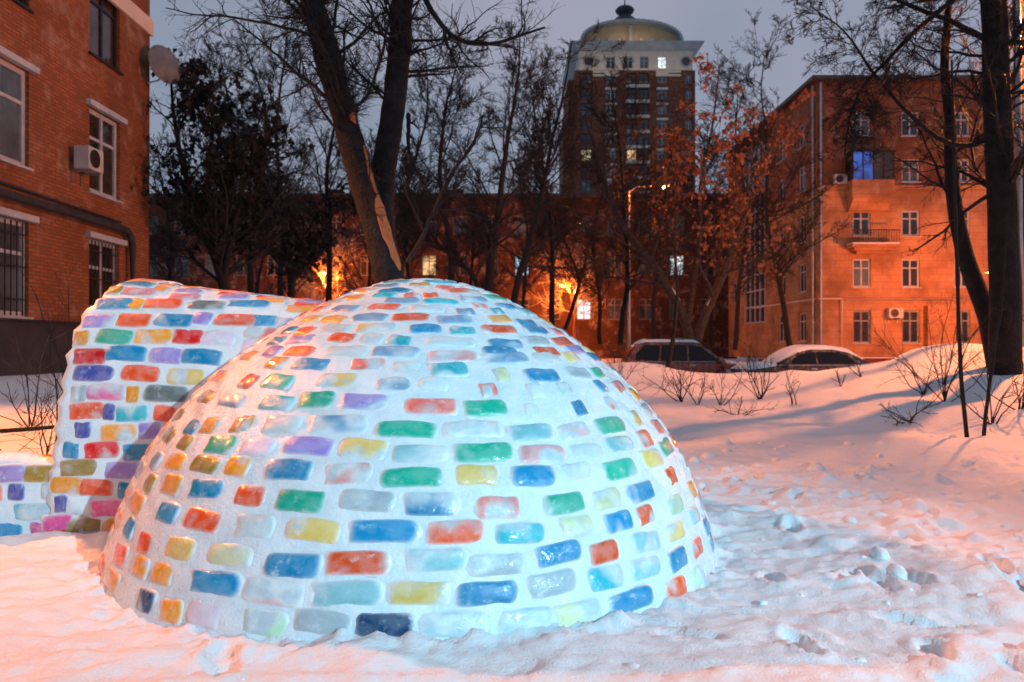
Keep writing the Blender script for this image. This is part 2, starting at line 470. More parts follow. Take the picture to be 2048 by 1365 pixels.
# boot prints trodden into the near snow
rf = np.random.default_rng(8)
for q in range(95):
    fx, fy = (rf.uniform(-2.8, 5.0), rf.uniform(1.9, 7.6)) if q > 30 else (1.7 + .6 * rf.normal() + (q / 30) * .8, 2.2 + q * .18)
    if igloo_dist(fx, fy) < .25 or (fx < -1.6 and fy > 4.4): continue
    an = rf.normal(math.pi / 2, .7); sc = rf.uniform(.85, 1.1)
    i0, i1 = np.searchsorted(gx, [fx - .35, fx + .35]); j0, j1 = np.searchsorted(gy, [fy - .35, fy + .35])
    u = (GX[i0:i1, j0:j1] - fx) * math.cos(an) + (GY[i0:i1, j0:j1] - fy) * math.sin(an); v = -(GX[i0:i1, j0:j1] - fx) * math.sin(an) + (GY[i0:i1, j0:j1] - fy) * math.cos(an)
    e = np.sqrt((u / (.155 * sc)) ** 2 + (v / (.062 * sc * (1 - .25 * np.exp(-((u + .02) / .04) ** 2)))) ** 2)
    e = e + .25 * fbm(u * 14 + q, v * 14, 5, 2)
    dp = rf.uniform(.02, .05)
    GZ[i0:i1, j0:j1] += -dp * (1 - sst(.75, 1.1, e)) + .35 * dp * np.exp(-((e - 1.3) / .22) ** 2)
nx, ny = GX.shape
idx = np.arange(nx * ny).reshape(nx, ny)
Q = np.stack([idx[:-1, :-1], idx[1:, :-1], idx[1:, 1:], idx[:-1, 1:]], -1).reshape(-1, 4)
g = obj_quads('snow_ground', np.stack([GX, GY, GZ], -1), Q, M['snow'])
tag(g, 'trampled lilac and orange lit snow covering the yard', kind='structure')

# loose crumbs and clods of snow lying about: nobody could count them
rng = np.random.default_rng(5)
def ico():
    t = (1 + 5 ** .5) / 2
    V = np.array([(-1,t,0),(1,t,0),(-1,-t,0),(1,-t,0),(0,-1,t),(0,1,t),(0,-1,-t),(0,1,-t),(t,0,-1),(t,0,1),(-t,0,-1),(-t,0,1)], float)
    V /= np.linalg.norm(V[0])
    F = [(0,11,5),(0,5,1),(0,1,7),(0,7,10),(0,10,11),(1,5,9),(5,11,4),(11,10,2),(10,7,6),(7,1,8),(3,9,4),(3,4,2),(3,2,6),(3,6,8),(3,8,9),(4,9,5),(2,4,11),(6,2,10),(8,6,7),(9,8,1)]
    for _ in range(1):
        V = list(map(tuple, V)); mid = {}; NF = []
        def m(a, b):
            k = (min(a, b), max(a, b))
            if k not in mid:
                p = np.add(V[a], V[b]); p = p / np.linalg.norm(p); V.append(tuple(p)); mid[k] = len(V) - 1
            return mid[k]
        for a, b, c in F:
            ab, bc, ca = m(a, b), m(b, c), m(c, a); NF += [(a, ab, ca), (b, bc, ab), (c, ca, bc), (ab, bc, ca)]
        F = NF; V = np.array(V)
    return V, F
IV, IF = ico()
cl = MB()
for i in range(300):
    if i < 0:
        a = rng.uniform(-1.75, 1.5); rr = 1.98 + abs(rng.normal(0, .10)) + .01; x, y = IGX + rr * math.sin(a), IGY - rr * math.cos(a); s = rng.uniform(.008, .030)
    else:
        x = rng.uniform(1.2, 6.5) if rng.random() < .8 else rng.uniform(-3, 1); y = rng.uniform(2.1, 9); s = .012 + .075 * rng.random() ** 4
        if igloo_dist(x, y) < .1: continue
    z = float(ground_z(np.array([x]), np.array([y]))[0])
    W = IV * (1 + .22 * (rng.random((len(IV), 1)) - .5)) * s * rng.uniform(.7, 1.3, (1, 3)) * [1, 1, .75]
    cl.add(W + [x, y, z - s * .15], IF)
tag(cl.build('snow', M['snow_soft'], smooth=True), 'loose crumbs and clods of snow scattered on the trampled yard', kind='stuff')

# ------------------------------------------------------------------ igloo of dyed ice bricks
DYE = dict(B=(.006,.27,.52),C=(.04,.48,.58),G=(.02,.46,.32),R=(.86,.13,.045),E=(.68,.02,.018),O=(.86,.38,.06),Y=(.84,.62,.20),y=(.70,.74,.46),
 P=(.86,.23,.19),p=(.80,.42,.44),V=(.34,.28,.62),v=(.76,.66,.78),W=(.66,.76,.79),K=(.40,.48,.53),k=(.13,.17,.17),S=(.24,.38,.56),M=(.76,.16,.38),
 m=(.60,.24,.28),N=(.32,.23,.05),D=(.004,.05,.14),b=(.03,.28,.52),c=(.30,.62,.68),g=(.50,.76,.54),U=(.10,.12,.40))
COVER = dict(B=1.0,C=.82,G=.92,R=.92,E=1,O=.9,Y=.74,y=.7,P=.72,p=.45,V=.85,v=.8,W=.8,K=.7,k=.95,S=.85,M=.95,m=.9,N=.95,D=.9,b=.5,c=.62,g=.6,U=.95)
DOME = "O8,241,15 S-52,239,17 B-22,228,19 R-118,235,25 P48,235,14 C-29,220,14 R21,219,12 P1,219,12 S-118,225,25 S-7,211,18 C29,210,22 O-70,217,24 S65,215,17 R-19,202,17 S-55,201,18 W16,200,21 P64,205,16 B100,206,18 R-90,202,15 R4,189,18 S-24,189,20 O-52,187,16 Y-77,188,18 S45,196,17 C76,198,18 R-121,195,17 B-124,192,19 B14,176,22 C35,174,13 Y-16,177,21 W-42,177,22 R-65,174,16 S33,186,18 O69,188,14 B92,184,18 B-84,175,12 V-124,180,24 C0,164,13 W27,163,25 R-33,167,17 W-15,166,13 R61,176,23 B93,176,18 V-60,165,19 B-82,164,14 R-125,165,25 S-1,154,24 p26,150,25 B57,161,23 R106,163,23 W-25,154,21 R-52,154,21 V-73,154,12 B-39,143,22 P-12,143,24 W5,141,12 C23,139,18 S52,148,25 W76,148,17 Y96,148,14 B128,147,22 O-60,144,13 O-93,149,17 G-50,129,18 Y-22,131,18 S1,128,24 W16,128,13 y45,134,22 B65,133,19 K89,134,18 G106,133,12 R-67,128,12 C-43,114,18 G-27,117,16 V-9,116,23 P15,113,25 P37,123,22 W57,122,19 g72,122,13 B97,122,20 P115,120,17 O-51,100,12 W-36,101,19 b-16,102,24 G7,99,24 G34,111,19 W51,108,20 B73,108,21 P94,109,12 O129,112,16 v-41,87,16 V-23,89,23 Y-6,88,19 c11,85,24 p28,98,24 c48,95,20 p65,94,17 G84,95,21 O105,97,12 B-27,76,20 P-9,75,18 G9,73,25 G30,85,25 p49,82,21 W66,81,17 c83,83,19 Y27,73,17 B44,71,19 p59,71,15 G77,69,22 O-45,76,12 N-59,75,18 O-75,74,16 S-91,71,12 O-71,62,15 N-86,59,12 B-54,63,19 R-37,62,14 G-21,61,20 K-3,62,21 b14,60,20 B-67,48,15 R-51,48,20 W-33,48,17 Y-16,48,21 B2,48,25 B-87,34,12 R-73,31,12 Y-56,33,17 y-38,34,20 B-20,32,22 R-4,34,25 R-87,20,17 O-71,20,12 O-60,20,13 B-41,21,24 p-24,20,24 c-6,21,25 Y11,21,22 D-64,6,12 O-53,5,12 v-42,7,19 g-25,7,18 K-11,9,21 D3,8,24 B-80,94,13 N-77,85,12 O-69,97,12 O-54,99,15 R20,47,21 C37,44,20 y54,44,15 B69,43,18 R81,43,12 g100,43,17 c15,35,25 K30,31,25 B47,33,21 R61,30,15 c78,30,18 Y94,30,17 c113,32,17 B27,19,23 K44,20,20 C60,18,18 c75,18,19 B91,16,17 R106,16,16 B125,11,12 K19,7,24 c36,6,22 y50,5,21 B67,5,25 R86,3,17 g101,3,13 B83,55,20 y67,55,16 G52,56,19 P32,57,17 Y98,71,20 R106,58,13 O124,44,16 R101,83,13 O105,96,15"
TUN = "N-292,1167,9 m-271,1194,22 V-238,1317,18 R-208,1368,20 B-284,1002,22 O-267,1027,12 R-249,1060,25 k-218,1102,23 B-191,1185,27 V-286,838,20 R-263,872,21 B-236,903,24 V-217,946,12 R-194,962,27 O-295,706,9 G-273,734,22 O-247,758,23 E-224,780,19 v-203,790,21 E-287,601,20 B-263,633,25 V-236,639,20 B-212,649,25 U-283,513,24 R-251,528,23 Y-221,528,22 K-291,411,10 M-273,427,23 O-255,424,8 k-233,435,26 R-285,339,21 U-270,339,7 C-255,339,19 R-233,346,13 U-287,265,10 O-263,261,21 V-242,273,14 B-294,193,10 E-274,197,21 B-249,195,19 N-289,140,22 V-260,137,20 O-305,91,19 R-277,88,20 B-258,82,8 U-300,49,8 W-288,46,16 M-270,41,19 O-253,47,11 M-313,15,19 N-286,13,25 O-264,12,16 E-305,0,20 S-282,0,18"
BW, BH, SK = .250, .124, .022
def brick_mesh(name, seed):
    r = np.random.default_rng(seed)
    us = np.array([-.5, -.48, -.45, -.41, -.34, -.18, 0, .18, .34, .41, .45, .48, .5]); vs = np.array([-.5, -.46, -.40, -.31, -.16, 0, .16, .31, .40, .46, .5])
    V, core = [], []
    ph = r.uniform(0, 6.28, 6)
    for i, u in enumerate(us):
        for j, v in enumerate(vs):
            x, y = u * BW, v * BH
            ex, ey = abs(u) * 2, abs(v) * 2
            k = max(ex, ey)                                 # each ring of the grid is a rounded rectangle
            e = (ex ** 6 + ey ** 4.5) ** (1 / 5.2) / max(k, 1e-6)
            x, y = x / e ** k, y / e ** k
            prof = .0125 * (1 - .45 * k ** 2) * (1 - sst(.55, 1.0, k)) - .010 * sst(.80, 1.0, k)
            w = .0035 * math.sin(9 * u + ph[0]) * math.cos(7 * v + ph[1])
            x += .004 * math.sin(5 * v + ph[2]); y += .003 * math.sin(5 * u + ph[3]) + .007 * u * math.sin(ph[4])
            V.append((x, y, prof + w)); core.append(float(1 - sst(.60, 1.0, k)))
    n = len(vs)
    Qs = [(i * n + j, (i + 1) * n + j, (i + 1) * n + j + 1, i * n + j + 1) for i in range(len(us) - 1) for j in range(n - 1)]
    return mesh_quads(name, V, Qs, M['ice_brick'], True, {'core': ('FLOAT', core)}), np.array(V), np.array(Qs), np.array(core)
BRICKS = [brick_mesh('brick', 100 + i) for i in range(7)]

zs = np.linspace(0, IGH, 4001)
r2 = np.interp(zs, np.array([0, .2, .4, .6, .75, .87, .95, 1]) * IGH, np.array([1.96, 1.85, 1.69, 1.40, 1.08, .74, .44, 0]) ** 2)
for _ in range(60):
    r2 = np.convolve(np.concatenate([2 * r2[0] - r2[40:0:-1], r2, 2 * r2[-1] - r2[-2:-42:-1]]), np.ones(81) / 81, 'valid')
r2 = np.clip(r2, 0, None); r2[-1] = 0; rs = np.sqrt(r2)
ss = np.concatenate([[0], np.cumsum(np.hypot(np.diff(zs), np.diff(rs)))])
def dome_frame(az, s, off=0.0):
    z = np.interp(s, ss, zs); r = np.interp(s, ss, rs)
    dz = (np.interp(s + .02, ss, zs) - np.interp(s - .02, ss, zs)); dr = (np.interp(s + .02, ss, rs) - np.interp(s - .02, ss, rs))
    q = math.hypot(dz, dr) + 1e-9; dz /= q; dr /= q
    sa, ca = math.sin(az), math.cos(az)
    t = np.array([ca, sa, 0]); up = np.array([dr * sa, -dr * ca, dz]); nn = np.cross(t, up)
    return np.array([IGX + r * sa, IGY - r * ca, z]) + nn * off, t, up, nn
def parse(tab):
    for w in tab.split():
        a, b, c = w[1:].split(','); yield w[0], int(a), int(b), int(c)
rnd = random.Random(3)
listed = [(az / 100, s / 100, c, w / 100) for c, az, s, w in parse(DOME)]
ROWS = [.06, .20, .325, .475, .61, .74, .87, .99, 1.14, 1.30, 1.44, 1.54, 1.645, 1.75, 1.88, 2.01, 2.11, 2.20, 2.30, 2.40, 2.50, 2.60]
PAL = 'BBCGRROOYYPpVSSWWKcgyb'
allb = []
for k, s0 in enumerate(ROWS):
    r0 = float(np.interp(s0, ss, rs))
    row = [b for b in listed if min(range(len(ROWS)), key=lambda q: abs(ROWS[q] - b[1])) == k]
    step = .325 / max(r0, .25)
    az = -math.pi + rnd.uniform(0, step)
    fills = []
    while az < math.pi - step * .5:
        if all(abs(az - b[0]) > step * .72 for b in row):
            c = rnd.choice(PAL) if az > -.6 else rnd.choice('OORNYSBORp')  # bricks of the left flank drawn mostly orange, lamp light put into the dye
            fills.append((az, s0 + rnd.uniform(-.008, .008), c, rnd.uniform(.17, .23)))
        az += step * rnd.uniform(.92, 1.08)
    row = sorted(row + fills)
    for i, b in enumerate(row):                           # keep neighbours in a course apart
        gap = min([abs(b[0] - q[0]) for j, q in enumerate(row) if j != i] or [9]) * r0
        w = min(b[3], max(.08, (gap - .02) / 1.4 * 1.16))
        allb.append((b[0], b[1], b[2], w, b in listed))

igloo = empty('ice_igloo', (IGX, IGY, 0))
tag(igloo, 'domed igloo of many coloured translucent ice bricks with a low entrance tunnel', 'igloo')
# the shell of frozen slush between the bricks
na, nsq = 220, 110
A = np.linspace(0, 2 * np.pi, na, endpoint=False); S = np.linspace(-.12, ss[-1] * .999, nsq)
AA, SS = np.meshgrid(A, S, indexing='ij')
rr = np.where(SS < 0, rs[0], np.interp(SS, ss, rs)); zz = np.where(SS < 0, SS, np.interp(SS, ss, zs))
xa, ya = np.cos(AA) * 5, np.sin(AA) * 5
dsp = .014 * fbm(xa * 1.1 + SS * 3, ya * 1.1 + SS * 5.5, 5, 3) + .006 * fbm(xa * 4 + SS * 9, ya * 4 + 17 * SS, 8, 2)
rr = np.maximum(rr + dsp, 0)
V = np.stack([IGX + rr * np.sin(AA), IGY - rr * np.cos(AA), zz + dsp * .5], -1)
idx = np.arange(na * nsq).reshape(na, nsq); i2 = np.roll(idx, -1, 0)
obj_quads('shell', V, np.stack([idx[:, :-1], i2[:, :-1], i2[:, 1:], idx[:, 1:]], -1), M['mortar'], igloo)

def put_brick(P, t, up, nn, w, h, c, parent, jit=.05):
    a = rnd.uniform(-jit, jit)
    t2 = t * math.cos(a) + up * math.sin(a); u2 = -t * math.sin(a) + up * math.cos(a)
    m = Matrix(((t2[0] * w / .235 * 1.31, u2[0] * h / BH, nn[0], P[0]), (t2[1] * w / .235 * 1.31, u2[1] * h / BH, nn[1], P[1]),
                (t2[2] * w / .235 * 1.31, u2[2] * h / BH, nn[2], P[2]), (0, 0, 0, 1)))
    v = rnd.randrange(len(BRICKS))
    if parent is None: return m, v
    o = bpy.data.objects.new('brick', BRICKS[v][0])
    link(o, parent)
    o.matrix_basis = m
    d = DYE[c]; f = rnd.uniform(.85, 1.12)
    o.color = (min(1, d[0] * f), min(1, d[1] * f), min(1, d[2] * f), max(.3, min(1, COVER[c] + rnd.uniform(-.1, .06))))
    return o

restV, restQ, restC, restD, ro = [], [], [], [], 0
# bricks a viewer can tell apart are objects; those round the back are one joined part
def seen(az, s):
    P, t, up, nn = dome_frame(az, s)
    return float(np.dot(nn, np.array([0, 0, CAMH]) - P) / np.linalg.norm(P - [0, 0, CAMH]))
allb.sort(key=lambda b: -(seen(b[0], b[1]) + (1 if b[4] else 0)))
BLACK = [(b, seen(b[0], b[1])) for b in allb]
single = 0
for b, sv in BLACK:
    az, s, c, w, lst = b
    P, t, up, nn = dome_frame(az, s)
    h = BH * rnd.uniform(.92, 1.08) * (1.0 if s < 1.4 else (.90 if s < 1.9 else .82))
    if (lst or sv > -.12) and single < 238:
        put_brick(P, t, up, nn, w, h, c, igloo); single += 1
    else:
        m, v = put_brick(P, t, up, nn, w, h, c, None)
        _, bv, bq, bc = BRICKS[v]
        mm = np.array(m)
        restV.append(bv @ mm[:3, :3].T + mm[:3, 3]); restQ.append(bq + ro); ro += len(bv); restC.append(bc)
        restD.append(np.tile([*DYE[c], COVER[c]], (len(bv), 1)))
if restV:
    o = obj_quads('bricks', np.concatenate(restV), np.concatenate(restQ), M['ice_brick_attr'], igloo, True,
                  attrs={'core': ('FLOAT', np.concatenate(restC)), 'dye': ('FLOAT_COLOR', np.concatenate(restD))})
    o['kind'] = 'stuff'

# entrance tunnel: a leaning barrel vault that runs into the dome
TE = 2 / 3.0
def tun_pt(x, v, k=1.0):
    c = math.cos(v); H = (1.80 + (-3.0 - x) * .11)
    yw = .9 if k == 1 else .9 - .17
    Hh = H if k == 1 else H - .17
    return np.array([x, 6.05 - yw * math.copysign(abs(c) ** TE, c), Hh * abs(math.sin(v)) ** TE])
def tun_left(v):                                            # the open end leans inwards with height
    z = 1.8 * abs(math.sin(v)) ** TE
    return -3.10 + .07 * z + .10 * sst(1.45, 1.75, z) + .02 * math.sin(z * 40)
vv = np.concatenate([1.5708 * np.linspace(0, 1, 40) ** 2, np.pi - 1.5708 * np.linspace(1, 0, 40)[1:] ** 2])
def tun_surf(k, flip):
    nxs = 46; V = []
    for v in vv:
        x0 = tun_left(v)
        for i in range(nxs):
            x = x0 + (-.9 - x0) * i / (nxs - 1)
            p = tun_pt(x, v, k)
            d = float(.016 * fbm(np.array([x * 5.]), np.array([v * 9.]), 15, 3)[0]) if k == 1 else 0
            p[1] -= d * math.cos(v); p[2] += d * math.sin(v)
            V.append(p)
    V = np.array(V); id_ = np.arange(len(V)).reshape(len(vv), nxs)
    q = np.stack([id_[:-1, :-1], id_[:-1, 1:], id_[1:, 1:], id_[1:, :-1]], -1).reshape(-1, 4)
    return V, (q[:, ::-1] if flip else q), id_
V1, Q1, id1 = tun_surf(1, False)
V2, Q2, id2 = tun_surf(.8, True)
o2 = len(V1)
ring = np.stack([id1[:-1, 0], id1[1:, 0], id2[1:, 0] + o2, id2[:-1, 0] + o2], -1)
tunnel = obj_quads('entrance_tunnel', np.concatenate([V1, V2]), np.concatenate([Q1, Q2 + o2, ring]), M['mortar'], igloo)
tunnel['label'] = 'leaning ice brick vault joined to the side of the dome'
def tun_frame(x, v):
    P = tun_pt(x, v); a = tun_pt(x, max(v - .02, 0)); b = tun_pt(x, v + .02)
    up = (b - a) / np.linalg.norm(b - a); t = np.array([1.0, 0, -.05 * math.sin(v)]); t /= np.linalg.norm(t)
    nn = np.cross(t, up); return P, t, up, nn / np.linalg.norm(nn)
def inside_dome(P, m=.03):
    return 0 <= P[2] < zs[-1] and math.hypot(P[0] - IGX, P[1] - IGY) < np.interp(P[2], zs, rs) - m
tb = [(x / 100, v / 1000, c, w / 100) for c, x, v, w in parse(TUN)]
for row in (1.19, 1.30, 1.40, 1.50, 1.60, 1.72):             # courses over the crown of the vault
    x = -2.95 + rnd.uniform(0, .12)
    while x < -1.2:
        if all(abs(x - q[0]) > .24 or abs(row - q[1]) > .055 for q in tb):
            tb.append((x, row + rnd.uniform(-.01, .01), rnd.choice('ROOVBREMmO'), rnd.uniform(.16, .22)))
        x += rnd.uniform(.25, .30)
for v in (.86, .98, .75, .62, .51, .43):
    for x in (-1.80, -1.55): tb.append((x + rnd.uniform(-.06, .06), v, rnd.choice('VBROvP'), .2))
for x, v, c, w in tb:
    P, t, up, nn = tun_frame(x, v)
    if inside_dome(P): continue
    if v < .01: P[2] += .03
    if P[0] - w / 2 < tun_left(v): P[0] = tun_left(v) + w / 2
    put_brick(P, t, up, nn, max(.07, w * .95), .138, c, tunnel, .03)

# low broken wall beside the tunnel mouth
lw = empty('ice_wall', (-3.7, 5.0, 0))
tag(lw, 'low broken ice brick wall lying beside the igloo tunnel mouth', 'wall')
def lw_face(x): return 5.17 + .10 * (x + 3.1)
nxs = 50; V = []
prof = [(0, -.1), (0, .05), (.0, .2), (.01, .36), (.03, .46), (.09, .52), (.2, .53), (.3, .50), (.36, .42), (.38, .2), (.38, -.1)]
for i in range(nxs):
    x = -5.0 + 2.0 * i / (nxs - 1)
    hs = .98 + .10 * math.sin(x * 3.1) * (1 if x < -3.3 else .6)
    for j, (d, z) in enumerate(prof):
        q = .02 * float(fbm(np.array([x * 5]), np.array([j * .8]), 19, 3)[0])
        V.append((x, lw_face(x) + d + q, z * hs + q * .4))
id_ = np.arange(len(V)).reshape(nxs, len(prof))
lwo = obj_quads('core', V, np.stack([id_[:-1, :-1], id_[1:, :-1], id_[1:, 1:], id_[:-1, 1:]], -1), M['mortar'], lw)
for z, items in ((.44, [(-4.55, 'R'), (-4.28, 'S'), (-3.98, 'O'), (-3.68, 'V'), (-3.36, 'V'), (-3.14, 'N')]), (.32, [(-4.7, 'B'), (-4.4, 'M'), (-4.1, 'R'), (-3.78, 'O'), (-3.50, 'R'), (-3.30, 'U'), (-3.09, 'K')]),
                 (.19, [(-4.5, 'Y'), (-4.2, 'V'), (-3.9, 'O'), (-3.55, 'R'), (-3.20, 'C')]), (.065, [(-4.65, 'C'), (-4.3, 'E'), (-3.98, 'U'), (-3.70, 'O'), (-3.38, 'B'), (-3.10, 'M')])):
    for x, c in items:
        t = np.array([1, .10, 0]); t /= np.linalg.norm(t); up = np.array([0, .05, 1]); up /= np.linalg.norm(up)
        put_brick(np.array([x, lw_face(x) + .004, z]), t, up, np.cross(t, up), .20 if c not in 'UK' else .09, .136, c, lw, .03)
for x, c in ((-4.6, 'N'), (-4.25, 'O'), (-3.9, 'R'), (-3.55, 'U'), (-3.2, 'O')):
    put_brick(np.array([x, lw_face(x) + .2, .525]), np.array([1, -.1, 0]) / 1.005, np.array([.1, 1, 0]) / 1.005, np.array([0, 0, 1.]), .2, .16, c, lw, .03)

# ------------------------------------------------------------------ buildings
def pick(pm, a, z):
    if 'lit' in pm.name: return pm
    return random.Random(int(a * 97 + z * 31)).choice([pm, pm, M['glass_curtain'], M['glass_warm'], M['glass']])
class Facade:
    def __init__(s, O, u, n): s.O, s.u, s.n = np.array(O, float), np.array(u, float), np.array(n, float)
    def P(s, a, d, z): return s.O + s.u * a + s.n * d + np.array([0, 0, z])
    def wall(s, name, mat, parent, a0, a1, z0, z1, holes, depth=.16):
        A = sorted({a0, a1, *[h[0] for h in holes], *[h[1] for h in holes]}); Z = sorted({z0, z1, *[h[2] for h in holes], *[h[3] for h in holes]})
        mb = MB()
        for i in range(len(A) - 1):
            for j in range(len(Z) - 1):
                ca, cz = (A[i] + A[i + 1]) / 2, (Z[j] + Z[j + 1]) / 2
                if any(h[0] < ca < h[1] and h[2] < cz < h[3] for h in holes): continue
                mb.add([s.P(A[i], 0, Z[j]), s.P(A[i + 1], 0, Z[j]), s.P(A[i + 1], 0, Z[j + 1]), s.P(A[i], 0, Z[j + 1])], [(0, 1, 2, 3)])
        for h in holes:
            c = [(h[0], h[2]), (h[1], h[2]), (h[1], h[3]), (h[0], h[3])]
            for k in range(4):
                p, q = c[k], c[(k + 1) % 4]
                mb.add([s.P(p[0], 0, p[1]), s.P(p[0], -depth, p[1]), s.P(q[0], -depth, q[1]), s.P(q[0], 0, q[1])], [(0, 1, 2, 3)])
        return mb.build(name, mat, parent)
    def box(s, mb, a0, a1, d0, d1, z0, z1):
        return mb.box(a0, a1, d0, d1, z0, z1, T=lambda a, d, z: s.P(a, d, z))
    def window(s, parent, a0, a1, z0, z1, fm, pm, cols=2, rows=(.72,), fw=.07, depth=.10, bars=0, sill=True, pms=None):
        mb = MB(); d0, d1 = -depth, -depth + .05
        s.box(mb, a0, a0 + fw, d0, d1, z0, z1); s.box(mb, a1 - fw, a1, d0, d1, z0, z1)
        s.box(mb, a0 + fw, a1 - fw, d0, d1, z0, z0 + fw); s.box(mb, a0 + fw, a1 - fw, d0, d1, z1 - fw, z1)
        ca = [a0 + fw + (a1 - a0 - 2 * fw) * i / cols for i in range(cols + 1)]
        for c in ca[1:-1]: s.box(mb, c - fw * .45, c + fw * .45, d0, d1 - .003, z0 + fw, z1 - fw)
        for r in rows:
            zz = z0 + (z1 - z0) * r; s.box(mb, a0 + fw, a1 - fw, d0, d1 - .006, zz - fw * .35, zz + fw * .35)
        if sill: s.box(mb, a0 - .06, a1 + .06, -depth + .052, .07, z0 - .05, z0 - .003)
        w = mb.build('window', fm, parent)
        for i in range(cols):
            m2 = MB(); s.box(m2, ca[i] + .004, ca[i + 1] - .004, d0 - .012, d0 + .012, z0 + fw * .5, z1 - fw * .5)
            m2.build('pane', (pms[i] if pms else pick(pm, a0, z0)), w)
        if bars:
            m3 = MB()
            for k in range(bars):
                a = a0 + (a1 - a0) * (k + .5) / bars; s.box(m3, a - .009, a + .009, d1 + .012, d1 + .030, z0 + .02, z1 - .02)
            for q in (.18, .52, .86): zz = z0 + (z1 - z0) * q; s.box(m3, a0 + .01, a1 - .01, d1 + .031, d1 + .043, zz - .012, zz + .012)
            m3.build('grille', M['dark_metal'], w)
        return w

def air_conditioner(F, a, z, label, w=.8, h=.56, dp=.30, group=None):
    e = empty('air_conditioner', tuple(F.P(a, .1, z)))
    tag(e, label, 'air conditioner', group)
    m = MB(); F.box(m, a - w / 2, a + w / 2, .12, .12 + dp, z, z + h); m.build('casing', M['plastic'], e, bevel=.02)
    m = MB(); c = F.P(a - w * .12, .125 + dp, z + h / 2); ax = 'x' if abs(F.n[0]) > .5 else 'y'
    sg = F.n[0] if ax == 'x' else F.n[1]
    m.lathe([(h * .40, 0), (h * .40, .012 * sg), (h * .34, .014 * sg), (h * .34, .002 * sg), (h * .06, .002 * sg), (h * .06, .016 * sg)], c, 20, ax); m.build('fan', M['dark_metal'], e)
    for q in (-.3, .3):
        m = MB(); F.box(m, a + q * w - .02, a + q * w + .02, .0, .12 + dp, z - .05, z - .004); F.box(m, a + q * w - .019, a + q * w + .019, .0, .03, z - .3, z - .049); m.build('bracket', M['steel'], e)
    return e

# --- orange brick block on the left: facade runs along the view
LB = empty('brick_house', (-9.6, 14, 0))
tag(LB, 'orange brick apartment house with black plinth and barred ground floor windows', 'building')
F = Facade((-9.6, 0, 0), (0, 1, 0), (1, 0, 0))
cols_l = [(9.7, 11.3), (13.75, 15.35), (17.55, 18.9)]
holes = [(a, b, z0, z1) for a, b in cols_l for z0, z1 in ((1.85, 3.73), (4.80, 6.72), (7.95, 10.1), (11.2, 13.0))]
F.wall('wall', M['brick_orange'], LB, 1.0, 20.45, 1.80, 15.0, holes, .18)
m = MB(); m.box(-20, -9.6, 20.44, 20.46, 0, 15); m.box(-20, -9.6, .98, 1.0, 0, 15); m.box(-20, -9.4, .8, 20.7, 15.0, 15.3); m.build('roof', M['roof_dark'], LB)
m = MB(); m.box(-20, -9.5, 1.0, 20.5, -.3, 1.76); m.box(-20, -9.44, 1.0, 20.53, 1.76, 1.80); m.build('plinth', M['plinth_dark'], LB)
m = MB(); F.box(m, 1, 20.5, .002, .08, 9.48, 9.90); m.build('string_course', M['stucco'], LB)
for i, (a, b) in enumerate(cols_l):
    for j, (z0, z1) in enumerate(((1.85, 3.73), (4.80, 6.72), (7.95, 10.1), (11.2, 13.0))):
        dark = j == 2
        F.window(LB, a, b, z0, z1, M['dark_metal'] if dark else M['white_trim'], M['glass'] if dark else M['glass_curtain'], 2, (.66,) if not dark else (.6,), .10, .13, bars=9 if j == 0 else 0)
        if not dark:
            mb = MB(); F.box(mb, a - .16, b + .16, .002, .12, z1 + .004, z1 + .13); mb.build('lintel', M['white_trim'], LB)
pp = [F.P(2, .16, 4.12), F.P(18.7, .16, 4.12), F.P(19.0, .16, 4.08), F.P(19.18, .16, 3.95), F.P(19.24, .16, 3.75), F.P(19.24, .16, 1.82)]
MB().tube(pp, .085, 10).build('pipe', M['pipe_black'], LB, smooth=True)
MB().tube([F.P(2, .08, 4.32), F.P(10, .08, 4.29), F.P(14, .07, 4.33), F.P(18.8, .08, 4.28)], .03, 6).build('cable', M['pipe_black'], LB, smooth=True)
air_conditioner(F, 17.0, 5.12, 'white air conditioner on brackets beside a white framed window on orange brick', .60, .50, .34)
# dish at the corner of the house
de = empty('satellite_dish', (-9.4, 20.3, 8.4))
tag(de, 'grey satellite dish on an arm at the corner of the orange brick house', 'satellite dish')
prof = [(0.001, .12), (.14, .11), (.28, .075), (.42, .015), (.45, 0), (.45, -.012), (.42, 0), (.28, .06), (.14, .095), (.001, .105)]
m = MB(); m.lathe(prof, (0, 0, 0), 28, 'z', False)
do = m.build('reflector', M['dish'], de, smooth=True, local=True); do.location = (.30, -.05, .25); do.rotation_euler = (R(80), 0, R(62)); do.scale = (1.1, 1.15, 1)
MB().tube([(-.2, .05, -.2), (.05, .1, -.12), (.3, .05, .1), (.34, .03, .2)], .022, 8).build('arm', M['steel'], de, smooth=True, local=True)
MB().tube([(.42, -.1, -.2), (.46, -.45, -.1)], .012, 6).build('feed_arm', M['steel'], de, local=True)

